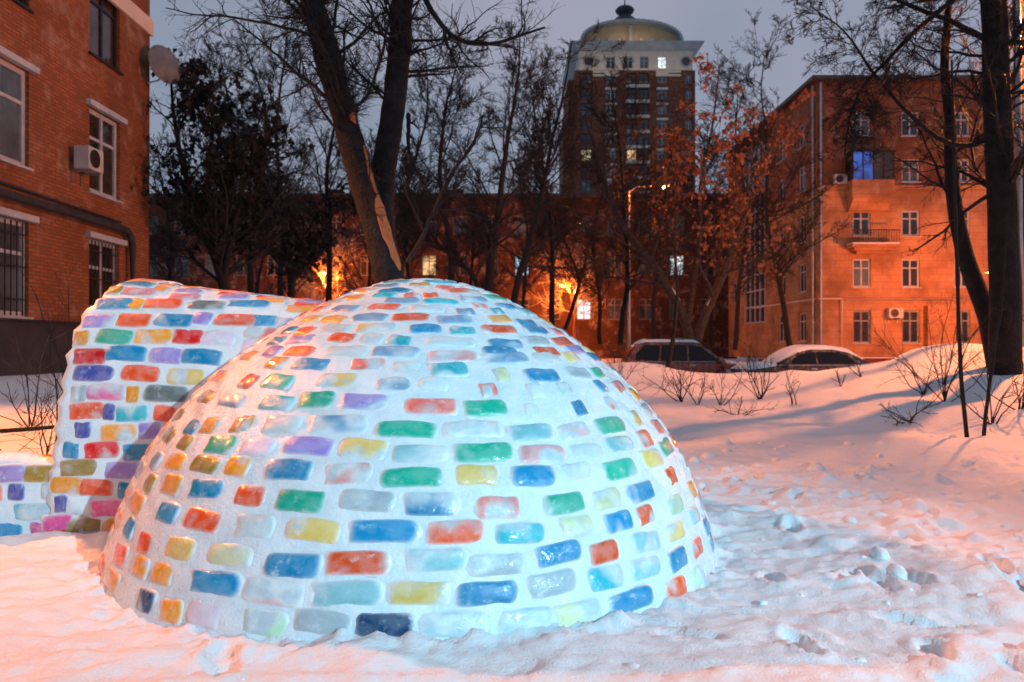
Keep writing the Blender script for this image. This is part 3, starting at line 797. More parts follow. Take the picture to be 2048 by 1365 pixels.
# --- pale stone house with brick upper floors on the right
RB = empty('stone_house', (24, 46, 0))
tag(RB, 'five storey apartment house glowing orange with stone lower floors and brick above', 'building')
FR = Facade((18.2, 46, 0), (1, 0, 0), (0, -1, 0))
def ax_(px): return (px - 1635) / FPX * 46
def zz_(py): return CAMH + (HORY - py) / FPX * 46
rowz = [(zz_(687), zz_(621)), (zz_(575), zz_(518)), (zz_(472), zz_(421)), (zz_(364), zz_(318)), (zz_(272), zz_(223))]
colx = [(ax_(1705), ax_(1741)), (ax_(1803), ax_(1839)), (ax_(1908), ax_(1940)), (ax_(2010), ax_(2046)), (ax_(2110), ax_(2146))]
holes = [(a, b, z0, z1) for a, b in colx for z0, z1 in rowz]
ZB = zz_(376)
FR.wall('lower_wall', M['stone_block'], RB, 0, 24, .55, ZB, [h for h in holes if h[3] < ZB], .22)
FR.wall('upper_wall', M['brick_red_right'], RB, 0, 24, ZB, 17.0, [h for h in holes if h[2] > ZB], .22)
m = MB(); FR.box(m, -.06, 24, .002, .14, ZB - .12, ZB + .14); m.build('string_course', M['stone_block'], RB)
m = MB(); FR.box(m, -.06, 24, .002, .09, zz_(592) - .1, zz_(592) + .08); m.build('string_course', M['stone_block'], RB)
m = MB(); FR.box(m, -.1, 24.1, -.3, .16, -.3, .50); m.build('plinth', M['plinth_red'], RB)
m = MB(); FR.box(m, -.1, 24.1, -.2, .24, .505, .55); m.build('ledge_snow', M['snow_soft'], RB)
m = MB(); FR.box(m, -.45, 24.3, -19, .45, 17.0, 17.22); m.build('roof', M['roof_dark'], RB)
for i, (a, b) in enumerate(colx):
    for j, (z0, z1) in enumerate(rowz):
        lit = (i, j) == (0, 3)
        FR.window(RB, a, b, z0, z1, M['white_trim'], M['glass_warm'] if j < 2 else M['glass'], 2, (.68,), .10, .16, bars=9 if j == 0 else 0,
                  pms=[M['lit_blue'], M['lit_blue']] if lit else None)
# glazed balcony with the blue lit window, and the open balcony below
a0, a1 = ax_(1690), ax_(1773); zb = zz_(396); zr = zz_(366); zt = zz_(312)
m = MB(); FR.box(m, a0, a1, .002, 1.0, zb - .14, zb)
m.add([FR.P(a0 + .1, .003, zb - .9), FR.P(a1 - .1, .003, zb - .9), FR.P(a1 - .1, .35, zb - .75), FR.P(a0 + .1, .35, zb - .75), FR.P(a0 + .1, .9, zb - .142), FR.P(a1 - .1, .9, zb - .142), FR.P(a0 + .1, .003, zb - .142), FR.P(a1 - .1, .003, zb - .142)],
      [(0, 3, 2, 1), (3, 4, 5, 2), (0, 6, 4, 3), (1, 2, 5, 7)])
bal = m.build('balcony', M['stone_block'], RB)
m = MB(); FR.box(m, a0, a1, .90, .98, zb + .002, zr); FR.box(m, a0, a0 + .07, .003, .899, zb + .002, zr); FR.box(m, a1 - .07, a1, .003, .899, zb + .002, zr); m.build('parapet', M['stone_block'], bal)
m = MB()
for k in range(5):
    a = a0 + (a1 - a0 - .07) * k / 4; FR.box(m, a, a + .07, .92, .97, zr + .002, zt)
FR.box(m, a0 - .05, a1 + .05, .002, 1.06, zt + .002, zt + .10)
FR.box(m, a0, a0 + .05, .003, .9, zr + .002, zt); FR.box(m, a1 - .05, a1, .003, .9, zr + .002, zt)
m.build('glazing_frame', M['dark_metal'], bal)
for k in range(4):
    q0 = a0 + (a1 - a0 - .07) * k / 4 + .075; q1 = a0 + (a1 - a0 - .07) * (k + 1) / 4 - .005
    m = MB(); FR.box(m, q0, q1, .935, .95, zr + .003, zt - .003); m.build('pane', M['lit_blue'] if k in (0, 1) else M['glass_warm'], bal)
zb2 = zz_(492)
m = MB(); FR.box(m, a0, a1 + .3, .002, 1.0, zb2 - .16, zb2); FR.box(m, a0 + .25, a1 + .05, .002, .7, zb2 - .34, zb2 - .162); FR.box(m, a0 + .5, a1 - .2, .002, .4, zb2 - .52, zb2 - .342)
b2 = m.build('balcony', M['stone_block'], RB)
m = MB(); FR.box(m, a0 + .02, a1 + .28, .05, .98, zb2 + .002, zb2 + .07); m.build('balcony_snow', M['snow_soft'], b2)
m = MB()
for k in range(19):
    a = a0 + .04 + (a1 + .22 - a0) * k / 18; FR.box(m, a, a + .025, .93, .955, zb2 + .072, zb2 + .78)
FR.box(m, a0, a1 + .3, .92, .965, zb2 + .782, zb2 + .84); m.build('railing', M['dark_metal'], b2)
# service pipes
MB().tube([FR.P(-.0, .12, zz_(598)), FR.P(ax_(1680), .14, zz_(598)), FR.P(ax_(1681), .14, zz_(604)), FR.P(ax_(1681), .14, .56)], .05, 6).build('gas_pipe', M['stucco'], RB, smooth=True)
MB().tube([FR.P(ax_(1690), .12, zz_(600)), FR.P(22, .12, zz_(600))], .035, 6).build('gas_pipe', M['steel'], RB, smooth=True)
MB().tube([FR.P(.15, .10, 16.9), FR.P(.15, .10, .56)], .07, 8).build('downpipe', M['steel'], RB, smooth=True)
m = MB(); FR.box(m, ax_(1846), ax_(1902), .003, .5, .56, zz_(612)); m.build('porch', M['stone_block'], RB)
for k, (p0, p1, zt_) in enumerate(((1765, 1832, 18.2), (1850, 1862, 18.4), (1905, 1985, 18.0))):
    m = MB(); FR.box(m, ax_(p0), ax_(p1), -5, -3, 17.22, zt_); FR.box(m, ax_(p0) - .1, ax_(p1) + .1, -5.1, -2.9, zt_, zt_ + .12); m.build('roof_shed' if k != 1 else 'chimney', M['roof_dark'], RB)
air_conditioner(FR, ax_(1785), zz_(637), 'white air conditioner between two barred ground floor windows of the stone house', .85, .6)
air_conditioner(FR, ax_(1676), zz_(370), 'air conditioner beside the blue lit glazed balcony', .75, .55)
# side facade running away from us
FS = Facade((18.2, 46, 0), (0, 1, 0), (-1, 0, 0))
def sy_(px): return 18.2 * FPX / (px - 1024) - 46
bay = (sy_(1532), sy_(1492))
sh = []
for a, b in ((sy_(1612), sy_(1597)), (sy_(1571), sy_(1556))):
    for z0, z1 in ((1.5, 3.3), (4.6, 6.4), (7.7, 9.4), (10.9, 12.5), (13.7, 15.2)): sh.append((a, b, z0, z1))
sh.append((bay[1] + 2.2, bay[1] + 3.6, 1.6, 3.3)); sh.append((bay[1] + 2.2, bay[1] + 3.6, 4.7, 6.4))
bayh = (bay[0], bay[1], 2.9, 16.0)
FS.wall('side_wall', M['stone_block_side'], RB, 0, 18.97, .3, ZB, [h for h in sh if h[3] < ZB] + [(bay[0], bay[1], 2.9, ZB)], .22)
FS.wall('side_wall', M['brick_orange'], RB, 0, 18.97, ZB, 17.0, [h for h in sh if h[2] > ZB] + [(bay[0], bay[1], ZB, 16.0)], .22)
for h in sh: FS.window(RB, *h, M['white_trim'], M['glass_warm'] if h[3] < 7 else M['glass'], 2, (.7,), .09, .15)
mb = MB(); nb, nr = 4, 11
for k in range(nb + 1):
    a = bay[0] + (bay[1] - bay[0] - .12) * k / nb; FS.box(mb, a, a + .12, -.05, .08, 2.9, 16.0)
for k in range(nr + 1):
    z = 2.9 + (13.0) * k / nr; FS.box(mb, bay[0] + .02, bay[1] - .02, -.04, .07, z, z + .10)
sb = mb.build('stairwell_glazing', M['white_trim'], RB)
for k in range(nb):
    for r in range(nr):
        a = bay[0] + (bay[1] - bay[0] - .12) * k / nb; b = bay[0] + (bay[1] - bay[0] - .12) * (k + 1) / nb; z = 2.9 + 13.0 * r / nr
        m = MB(); FS.box(m, a + .125, b - .005, -.03, -.01, z + .105, z + 13.0 / nr - .005); m.build('pane', M['glass_warm'], sb)
for px, py in ((1552, 536),):
    a = sy_(px); z = CAMH + (HORY - py) / FPX * (46 + a)
    m = MB(); FS.box(m, a - 1.1, a + 1.1, .002, .9, z - .15, z); FS.box(m, a - .8, a + .8, .002, .6, z - .4, z - .152)
    b3 = m.build('balcony', M['stone_block_side'], RB)
    m = MB(); FS.box(m, a - 1.1, a + 1.1, .82, .9, z + .002, z + .8); m.build('parapet', M['stone_block_side'], b3)
MB().tube([FS.P(.2, .12, zz_(598)), FS.P(12, .12, zz_(598))], .05, 6).build('gas_pipe', M['stucco'], RB, smooth=True)
MB().tube([FS.P(.5, .10, 16.9), FS.P(.5, .10, .4)], .06, 8).build('downpipe', M['steel'], RB, smooth=True)

# --- long dim block across the back of the yard
BB = empty('back_house', (-10, 65, 0))
tag(BB, 'long dim brick apartment block behind the bare trees with a few lit windows', 'building')
FB = Facade((0, 65, 0), (1, 0, 0), (0, -1, 0))
def bx_(px): return (px - 1024) / FPX * 65
def bz_(py): return CAMH + (HORY - py) / FPX * 65
hb, litb = [], {}
bcols = [300 + 62 * k for k in range(19)]
brow = [(640, 598), (552, 510), (470, 432)]
specials = {(14, 0): 'lit_white', (17, 1): 'lit_white', (12, 1): 'lit_cyan', (9, 1): 'lit_warm'}
for i, px in enumerate(bcols):
    for j, (y0, y1) in enumerate(brow):
        a = bx_(px); hb.append((a - .62, a + .62, bz_(y0), bz_(y1), specials.get((i, j))))
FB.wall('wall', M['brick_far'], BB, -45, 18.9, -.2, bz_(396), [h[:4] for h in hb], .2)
for h in hb: FB.window(BB, *h[:4], M['frame_dull'], M[h[4] or 'glass_warm'], 2, (.7,), .09, .14, sill=False)
m = MB(); FB.box(m, -45.4, 18.1, -14, .5, bz_(396), bz_(396) + .3); m.build('roof', M['roof_dark'], BB)
for px in (640, 900, 1250):
    m = MB(); FB.box(m, bx_(px) - .7, bx_(px) + .7, -6, -4.8, bz_(396) + .3, bz_(396) + 1.5); FB.box(m, bx_(px) - .8, bx_(px) + .8, -6.1, -4.7, bz_(396) + 1.5, bz_(396) + 1.65); m.build('chimney', M['brick_far'], BB)

# --- red brick tower with the arched gable and cupola
TY = 170.0
TW = empty('brick_tower', at(1270, 690, TY))
tag(TW, 'tall red brick tower with pale top storey, arched gable and dark cupola', 'tower')
FT = Facade((0, TY, 0), (1, 0, 0), (0, -1, 0))
def tx_(px): return (px - 1024) / FPX * TY
def tz_(py): return CAMH + (HORY - py) / FPX * TY
th, tw_ = [], []
rows_t = [158 + 30.5 * k for k in range(9)]
for k, y in enumerate(rows_t):
    for px in (1222, 1325, 1378):
        if px == 1378 and k % 2: pass
        hw = 9 if px != 1378 else 6
        th.append((tx_(px - hw), tx_(px + hw), tz_(y + 9), tz_(y - 9))); tw_.append((px, k))
    for px in (1264, 1288):
        th.append((tx_(px - 10), tx_(px + 10), tz_(y + 11), tz_(y - 13))); tw_.append((px, k))
    th.append((tx_(1162), tx_(1184), tz_(y + 12), tz_(y - 13))); tw_.append((1173, k))
FT.wall('wall', M['brick_tower'], TW, tx_(1150), tx_(1391), 0, tz_(140), th, .5)
for h, (px, k) in zip(th, tw_):
    big = px in (1264, 1288, 1173)
    pm = M['glass']
    if (px, k) == (1173, 5): pm = M['lit_yellow']
    if (px, k) in ((1264, 5),): pm = M['lit_warm']
    FT.window(TW, *h, M['dark_metal'] if big else M['white_trim'], pm, 2, (.5,) if big else (.7,), .16, .4, sill=False)
    if not big and px != 1378:
        m = MB(); FT.box(m, h[0] - .3, h[1] + .3, .004, .22, h[3] + .02, h[3] + .5); m.build('lintel', M['stucco'], TW)
    if px == 1264:
        m = MB(); FT.box(m, h[0] - .2, tx_(1299), .004, .6, h[2] - .7, h[2] - .1); m.build('balcony_edge', M['stucco'], TW)
for y in (143, 150):
    m = MB(); FT.box(m, tx_(1186), tx_(1238), .004, .3, tz_(y) - .3, tz_(y) + .15); FT.box(m, tx_(1312), tx_(1362), .004, .3, tz_(y) - .3, tz_(y) + .15); m.build('band', M['stucco'], TW)
m = MB(); m.box(tx_(1150), tx_(1391), TY + .6, TY + 24, 0, tz_(140)); m.build('rear_block', M['brick_tower'], TW)
m = MB(); m.box(tx_(1128), tx_(1150), TY + 4, TY + 18, 0, tz_(230)); m.box(tx_(1138), tx_(1150), TY + 3, TY + 19, tz_(230), tz_(150)); m.build('side_wing', M['brick_tower'], TW)
# pale top storey with round windows
th2 = [(tx_(p - 9), tx_(p + 9), tz_(136), tz_(112)) for p in (1222, 1257, 1289, 1325)]
FT.wall('top_storey', M['stucco'], TW, tx_(1158), tx_(1386), tz_(140), tz_(99), th2, .5)
for i, h in enumerate(th2): FT.window(TW, *h, M['white_trim'], M['lit_white'] if i == 3 else M['glass'], 2, (.7,), .15, .4, sill=False)
for p in (1177, 1372):
    m = MB(); m.lathe([(.95, -.25), (1.15, -.25), (1.15, -.02), (.95, -.02)], (tx_(p), TY, tz_(123)), 24, 'y', False); ow = m.build('round_window', M['cornice'], TW)
    m = MB(); m.lathe([(.001, -.1), (.94, -.1)], (tx_(p), TY, tz_(123)), 24, 'y', False); m.build('pane', M['glass'], ow)
m = MB(); m.box(tx_(1158), tx_(1386), TY + .6, TY + 23, tz_(140), tz_(99)); m.build('top_storey', M['stucco'], TW)
# flared cornice
mb = MB(); x0, x1 = tx_(1158), tx_(1386)
def ringc(e, z): return [(x0 - e, TY - e, z), (x1 + e, TY - e, z), (x1 + e, TY + 24 + e, z), (x0 - e, TY + 24 + e, z)]
vs = ringc(.05, tz_(101)) + ringc(1.1, tz_(97)) + ringc(2.1, tz_(90)) + ringc(2.1, tz_(88))
fs = [(4 * k + i, 4 * k + (i + 1) % 4, 4 * k + 4 + (i + 1) % 4, 4 * k + 4 + i) for k in range(3) for i in range(4)] + [(12, 13, 14, 15)]
mb.add(vs, fs); mb.build('cornice', M['cornice'], TW)
# arched gable: vaulted roof with a recessed amber tympanum
ca, wa, ha = tx_(1262), (tx_(1366) - tx_(1160)) / 2, tz_(44) - tz_(90)
def arc(w, h, n=28): return [(ca + w * math.cos(math.pi * k / n), h * abs(math.sin(math.pi * k / n)) ** .85) for k in range(n + 1)]
zb_ = tz_(88)
oa, ia = arc(wa, ha), arc(wa * .955, ha * .90)
V = [(x, TY - 1.6, zb_ + z) for x, z in oa] + [(x, TY + 22, zb_ + z) for x, z in oa] + [(x, TY - 1.6, zb_ + z) for x, z in ia] + [(x, TY + .8, zb_ + z) for x, z in ia]
n = len(oa)
fs = [(k, k + 1, n + k + 1, n + k) for k in range(n - 1)] + [(k, 2 * n + k, 2 * n + k + 1, k + 1) for k in range(n - 1)] + [(2 * n + k, 3 * n + k, 3 * n + k + 1, 2 * n + k + 1) for k in range(n - 1)]
MB().add(V, fs).build('vault_roof', M['cornice'], TW)
m = MB(); m.add([(x, TY + .7, zb_ + z) for x, z in ia], [tuple(range(n))]); m.build('tympanum', M['stucco_amber'], TW)
for k in range(7):
    x = ca - wa * .62 + wa * 1.24 * k / 6
    m = MB(); m.box(x - .35, x + .35, TY + .15, TY + .65, zb_, zb_ + ha * (.28 if k != 3 else .85)); m.build('mullion', M['stucco'], TW)
cc = (tx_(1258), TY + 6, 0)
tz = lambda py: CAMH + (HORY - py) / FPX * (TY + 6)
MB().lathe([(3.2, tz(52)), (3.0, tz(44)), (2.0, tz(36)), (1.3, tz(32)), (1.1, tz(28)), (1.9, tz(25)), (2.2, tz(20)), (1.7, tz(15)), (.5, tz(11)), (.15, tz(8)), (.06, tz(-12))], cc, 24).build('cupola', M['roof_dark'], TW, smooth=True)

# ------------------------------------------------------------------ street lamps
def lamp_post(base, h, arm, label, bulb, power, color, group=None, pole_r=.07, spot=None):
    """base point, height, arm vector (x,y) to the head"""
    e = empty('street_lamp', base); tag(e, label, 'street lamp', group)
    b = Vector(base); ax, ay = arm
    MB().tube([b, b + Vector((0, 0, h * .5)), b + Vector((0, 0, h))], [pole_r * 1.25, pole_r, pole_r * .7], 10).build('pole', M['steel'], e, smooth=True)
    L = math.hypot(ax, ay) or .01
    top = b + Vector((0, 0, h)); hd = top + Vector((ax, ay, .25))
    MB().tube([top - Vector((0, 0, .1)), top + Vector((ax * .3, ay * .3, .18)), hd], pole_r * .5, 8).build('arm', M['steel'], e, smooth=True)
    ux, uy = ax / L, ay / L
    def T(a, c, z): return (hd.x + ux * a - uy * c, hd.y + uy * a + ux * c, hd.z + z)
    m = MB(); m.add([T(-.1, -.08, 0), T(-.1, .08, 0), T(.62, .15, 0), T(.62, -.15, 0), T(-.1, -.05, .1), T(-.1, .05, .1), T(.5, .09, .14), T(.5, -.09, .14)],
                    [(4, 7, 6, 5), (0, 4, 5, 1), (1, 5, 6, 2), (2, 6, 7, 3), (3, 7, 4, 0), (0, 1, 2, 3)]); m.build('lamp_head', M['steel'], e)
    m = MB(); c = T(.3, 0, -.06); m.lathe([(.02, -.06), (.09, -.04), (.12, 0), (.12, .05)], c, 14); m.build('bulb', bulb, e, smooth=True)
    if power:
        ld = bpy.data.lights.new('lamp_light', 'SPOT' if spot else 'POINT'); ld.energy = power; ld.color = color; ld.shadow_soft_size = .14
        lo = bpy.data.objects.new('lamp_light', ld); link(lo, e); lo.location = (c[0], c[1], c[2] - .22)
        if spot:
            ld.spot_size, ld.spot_blend = R(spot[0]), spot[1]
            lo.rotation_euler = (Vector(spot[2]) - lo.location).to_track_quat('-Z', 'Y').to_euler() if spot[2] else (0, 0, 0)
    return e
def gbase(x, y): return (x, y, gz(x, y) - .15)
lamp_post((17.3, -15.4, -.2), 9.4, (-.9, .5), 'tall mast with a cold white floodlight aimed at the igloo', M['bulb_led'], P_LED, LED[1], spot=(18, 1.0, (0.55, 4.0, .7)))
lamp_post(gbase(-8.9, 3.4), 6.0, (.8, .3), 'lamp post with a sodium lamp on the open snow away from the house', M['bulb_sodium'], P_NEAR, SODIUM_FLANK, spot=(78, .8, (-2.7, 5.0, .4)))
lamp_post(gbase(9.25, 14.1), 6.6, (1.6, .4), 'steel lamp post beside the thick dark trunk', M['bulb_sodium'], P_RIGHT, SODIUM_YARD, pole_r=.055)
lamp_post(gbase(-7.9, 7.6), 5.6, (.9, .2), 'lamp post close to the wall of the orange brick house', M['bulb_sodium'], P_LEFT, SODIUM_YARD, spot=(98, .5, (-3.6, 6.6, .2)))
lamp_post((at(1258, 690, 36)[0], 36, -.2), 8.7, (1.35, .2), 'tall thin lamp post in front of the brick tower', M['bulb_sodium'], P_BACK, SODIUM, pole_r=.06)
lamp_post((at(1138, 690, 61)[0] + .5, 61, -.2), 5.9, (-.7, -.2), 'lamp post glowing through twigs before the lit white window of the dim block', M['bulb_sodium'], 4200, SODIUM)
lamp_post((at(660, 690, 61)[0] + .6, 61, -.2), 6.9, (-.7, -.2), 'lamp post glowing through the thicket behind the igloo tunnel', M['bulb_sodium'], 4200, SODIUM)
lamp_post((25.4, 39.0, -.2), 4.9, (-.8, .1), 'lamp post on the street in front of the stone house', M['bulb_sodium'], P_CORNER, SODIUM)
fl = bpy.data.lights.new('gable_floodlight', 'AREA'); fl.energy = 32; fl.color = (1, .70, .38); fl.size = 8; fl.size_y = .4; fl.shape = 'RECTANGLE'
fo = bpy.data.objects.new('gable_floodlight', fl); link(fo, TW); fo.location = (ca, TY - 1.2, zb_ + .4); fo.rotation_euler = (R(125), 0, 0)

f2 = bpy.data.lights.new('cornice_floodlight', 'AREA'); f2.energy = 110; f2.color = (1, .60, .30); f2.size = 24; f2.size_y = .5; f2.shape = 'RECTANGLE'
fo2 = bpy.data.objects.new('cornice_floodlight', f2); link(fo2, TW); fo2.location = (ca, TY - 3.5, tz_(150)); fo2.rotation_euler = (R(150), 0, 0)

# ------------------------------------------------------------------ parked cars under snow
def car(loc, rz, label, paint, L, H, W, roof, hood_h, prof_low, suv=False):
    e = empty('parked_car', loc, rz); tag(e, label, 'car', 'cars parked behind the snow bank')
    def ext(poly, w0, w1=None, zsplit=None):
        n = len(poly); vs = []
        for s in (-1, 1):
            for x, z in poly:
                w = w0 if (zsplit is None or z <= zsplit) else w0 + (w1 - w0) * (z - zsplit) / (H - zsplit)
                vs.append((x, s * w / 2, z))
        fs = [(i, (i + 1) % n, n + (i + 1) % n, n + i) for i in range(n)] + [tuple(range(n))[::-1], tuple(range(n, 2 * n))]
        return vs, fs
    belt = prof_low['belt']
    body = prof_low['body']
    vs, fs = ext(body, W); MB().add(vs, fs).build('body', paint, e, local=True, bevel=.05)
    cab = prof_low['cabin']
    vs, fs = ext(cab, W - .06, W - .46, belt); MB().add(vs, fs).build('cabin', paint, e, local=True, bevel=.04)
    for s in (-1, 1):
        for wi in prof_low['win']:
            def ww(z): return (W - .06 + (-.40) * (z - belt) / (H - belt)) / 2 + .012
            q = [(x, s * ww(z), z) for x, z in wi]; q2 = [(x, s * (ww(z) - .03), z) for x, z in wi]
            n = len(q); MB().add(q + q2, [tuple(range(n)), tuple(range(n, 2 * n))[::-1]] + [(i, (i + 1) % n, n + (i + 1) % n, n + i) for i in range(n)]).build('side_window', M['car_glass'], e, local=True)
    for key, nm in (('ws', 'windscreen'), ('rw', 'rear_window')):
        (xa, za), (xb, zb2) = prof_low[key]; dx, dz = -(zb2 - za), (xb - xa); q = math.hypot(dx, dz); sg = 1 if (dx > 0) == (xa > 0) else -1; dx, dz = dx / q * .015 * sg, dz / q * .015 * sg
        wa_, wb_ = (W - .22) / 2, (W - .50) / 2
        MB().add([(xa + dx, -wa_, za + dz), (xa + dx, wa_, za + dz), (xb + dx, wb_, zb2 + dz), (xb + dx, -wb_, zb2 + dz)], [(0, 1, 2, 3)]).build(nm, M['car_glass'], e, local=True)
    for x in prof_low['wheels']:
        for s in (-1, 1):
            y = s * (W / 2 - .11)
            wo = MB().lathe([(.2, -.10), (.32, -.10), (.345, -.06), (.345, .06), (.32, .10), (.2, .10)], (x, y, .33), 22, 'y').build('wheel', M['tyre'], e, smooth=True, local=True)
            MB().lathe([(.20, s * .06), (.19, s * .105), (.07, s * .09), (.05, s * .115)], (x, y, .33), 14, 'y').build('rim', M['steel'], wo, local=True)
    for s in (-1, 1):
        MB().box(prof_low['mir'] - .10, prof_low['mir'] + .08, s * (W / 2 + .02), s * (W / 2 + .20), belt + .02, belt + .17).build('wing_mirror', paint, e, local=True, bevel=.03)
        MB().box(body[0][0] - .012, body[0][0] + .05, s * W * .26, s * W * .45, .62, .78).build('headlight', M['plastic'], e, local=True, bevel=.02)
        MB().tube([(x_, s * (W / 2 + .006), belt + .005) for x_ in (cab[0][0] * .92, 0, cab[-1][0] * .92)], .012, 6).build('window_trim', M['steel'], e, local=True)
        for hx in prof_low['handle']: MB().box(hx - .1, hx + .1, s * (W / 2 + .002), s * (W / 2 + .03), belt - .13, belt - .09).build('door_handle', M['steel'], e, local=True)
    # snow blankets following the top line
    for ln, th in prof_low['snow']:
        r = np.random.default_rng(int(abs(ln[0][0]) * 100) + 3); nn_ = 26; mm = 12; V = []
        xs = np.linspace(ln[0][0], ln[-1][0], nn_); zsn = np.interp(xs, *(zip(*ln) if ln[0][0] < ln[-1][0] else zip(*ln[::-1])))
        wz = (W - .42) if max(z for _, z in ln) > belt + .2 else (W - .12)
        for i in range(nn_):
            for j in range(mm):
                u, v = i / (nn_ - 1) * 2 - 1, j / (mm - 1) * 2 - 1
                k = (1 - abs(u) ** 6) * (1 - abs(v) ** 6)
                V.append((xs[i], v * wz / 2, zsn[i] - .02 + (th * (1 + .5 * float(vnoise(np.array([xs[i] * 2.]), np.array([v * 3.]), 3)[0]))) * max(k, 0) ** .5))
        id_ = np.arange(nn_ * mm).reshape(nn_, mm)
        obj_quads('snow_cover', V, np.stack([id_[:-1, :-1], id_[1:, :-1], id_[1:, 1:], id_[:-1, 1:]], -1), M['snow_soft'], e, True, True)
    if suv:
        for s in (-1, 1):
            MB().tube([(-1.5, s * .52, H - .01), (-1.4, s * .52, H + .09), (.5, s * .52, H + .09), (.6, s * .52, H - .01)], .02, 6).build('roof_rail', M['dark_metal'], e, local=True)
    return e
# estate / off-roader, nose to the right of us
suvp = dict(belt=1.02, body=[(2.25, .30), (2.28, .62), (2.18, .88), (1.10, 1.00), (-2.15, 1.02), (-2.28, .80), (-2.25, .30)],
            cabin=[(1.25, 1.0), (.42, 1.62), (.15, 1.70), (-1.55, 1.70), (-1.85, 1.60), (-2.18, 1.0)],
            win=[[(.98, 1.06), (.36, 1.55), (-.02, 1.60), (-.02, 1.06)], [(-.08, 1.06), (-.08, 1.60), (-.92, 1.60), (-.98, 1.06)], [(-1.04, 1.06), (-.99, 1.60), (-1.50, 1.59), (-1.80, 1.30), (-1.82, 1.10)]],
            ws=((1.20, 1.04), (.47, 1.59)), rw=((-2.14, 1.08), (-1.89, 1.54)), wheels=(1.38, -1.35), mir=1.0, handle=(.1, -.85),
            snow=[([(.35, 1.68), (.1, 1.71), (-1.5, 1.71), (-1.8, 1.62)], .11), ([(2.15, .90), (1.2, 1.02)], .08)])
cy = 27.0
car((at(1372, 690, cy)[0], cy, -.30), R(-4), 'dark red estate car with roof rails, snow on its roof, half hidden by the bank', M['paint_red'], 4.55, 1.70, 1.78, None, None, suvp, True)
sedp = dict(belt=.94, body=[(2.25, .28), (2.27, .55), (2.15, .78), (1.0, .93), (-1.55, .95), (-2.2, .90), (-2.27, .6), (-2.22, .28)],
            cabin=[(1.35, .90), (.55, 1.34), (.2, 1.43), (-.6, 1.43), (-1.1, 1.32), (-1.85, .92)],
            win=[[(1.0, .98), (.50, 1.29), (.02, 1.35), (.02, .98)], [(-.04, .98), (-.04, 1.35), (-.62, 1.34), (-.98, 1.24), (-1.28, .99)]],
            ws=((1.28, .95), (.60, 1.32)), rw=((-1.78, .96), (-1.15, 1.30)), wheels=(1.36, -1.32), mir=1.02, handle=(.12, -.80),
            snow=[([(1.25, .97), (.55, 1.35), (.2, 1.44), (-.6, 1.44), (-1.1, 1.34), (-1.8, .96)], .13), ([(2.15, .82), (1.2, .95)], .12)])
cy = 24.6
car((at(1610, 690, cy)[0], cy, -.27), R(180 + 5), 'dark saloon car with thick snow on roof and bonnet, sunk behind the bank', M['paint_black'], 4.5, 1.43, 1.74, None, None, sedp)

# ------------------------------------------------------------------ trees and shrubs
def resample(P, n):
    P = np.asarray(P, float); d = np.concatenate([[0], np.cumsum(np.linalg.norm(np.diff(P, axis=0), axis=1))])
    # smooth through the given points
    t = np.linspace(0, d[-1], n); out = np.stack([np.interp(t, d, P[:, k]) for k in range(3)], 1)
    for _ in range(2): out[1:-1] = (out[:-2] + 2 * out[1:-1] + out[2:]) / 4
    return out
def wobble(rg, P, amp):
    n = len(P); w = rg.normal(0, 1, (n, 3)); w = np.cumsum(w, 0); w -= np.linspace(0, 1, n)[:, None] * w[-1]
    return P + amp * w / math.sqrt(n)
def grow(rg, P, Rd, n, t0, t1, ang, Lf, K, wig=.12, trop=.0, rr=.5, rmin=.003, taper=.25, Labs=None):
    """children of the branches P (N,k,3): every level at once"""
    N, k, _ = P.shape
    idx = np.repeat(np.arange(N), n); m = len(idx)
    t = rg.uniform(t0, t1, m); f = t * (k - 1); i0 = np.minimum(f.astype(int), k - 2); fr = (f - i0)[:, None]
    A, B = P[idx, i0], P[idx, i0 + 1]; base = A + (B - A) * fr; T = B - A; T /= np.linalg.norm(T, axis=1, keepdims=True) + 1e-9
    r0 = (Rd[idx, i0] * (1 - fr[:, 0]) + Rd[idx, i0 + 1] * fr[:, 0])
    Lp = np.linalg.norm(np.diff(P, axis=1), axis=2).sum(1)[idx]
    v = rg.normal(0, 1, (m, 3)); v -= (v * T).sum(1, keepdims=True) * T; v /= np.linalg.norm(v, axis=1, keepdims=True) + 1e-9
    a = np.radians(rg.normal(ang[0], ang[1], m))[:, None]
    D = np.cos(a) * T + np.sin(a) * v
    L = (Lp * Lf if Labs is None else Labs) * rg.uniform(.55, 1.15, m) * (1.05 - .55 * t)
    out = np.empty((m, K, 3)); out[:, 0] = base; st = (L / (K - 1))[:, None]
    for j in range(1, K):
        D = D + rg.normal(0, wig, (m, 3)); D[:, 2] += trop; D /= np.linalg.norm(D, axis=1, keepdims=True)
        out[:, j] = out[:, j - 1] + D * st
    rb = np.maximum(r0 * rr * rg.uniform(.75, 1.1, m), rmin)
    R2 = rb[:, None] * np.linspace(1, taper, K)[None, :]
    return out, np.maximum(R2, rmin * .6)
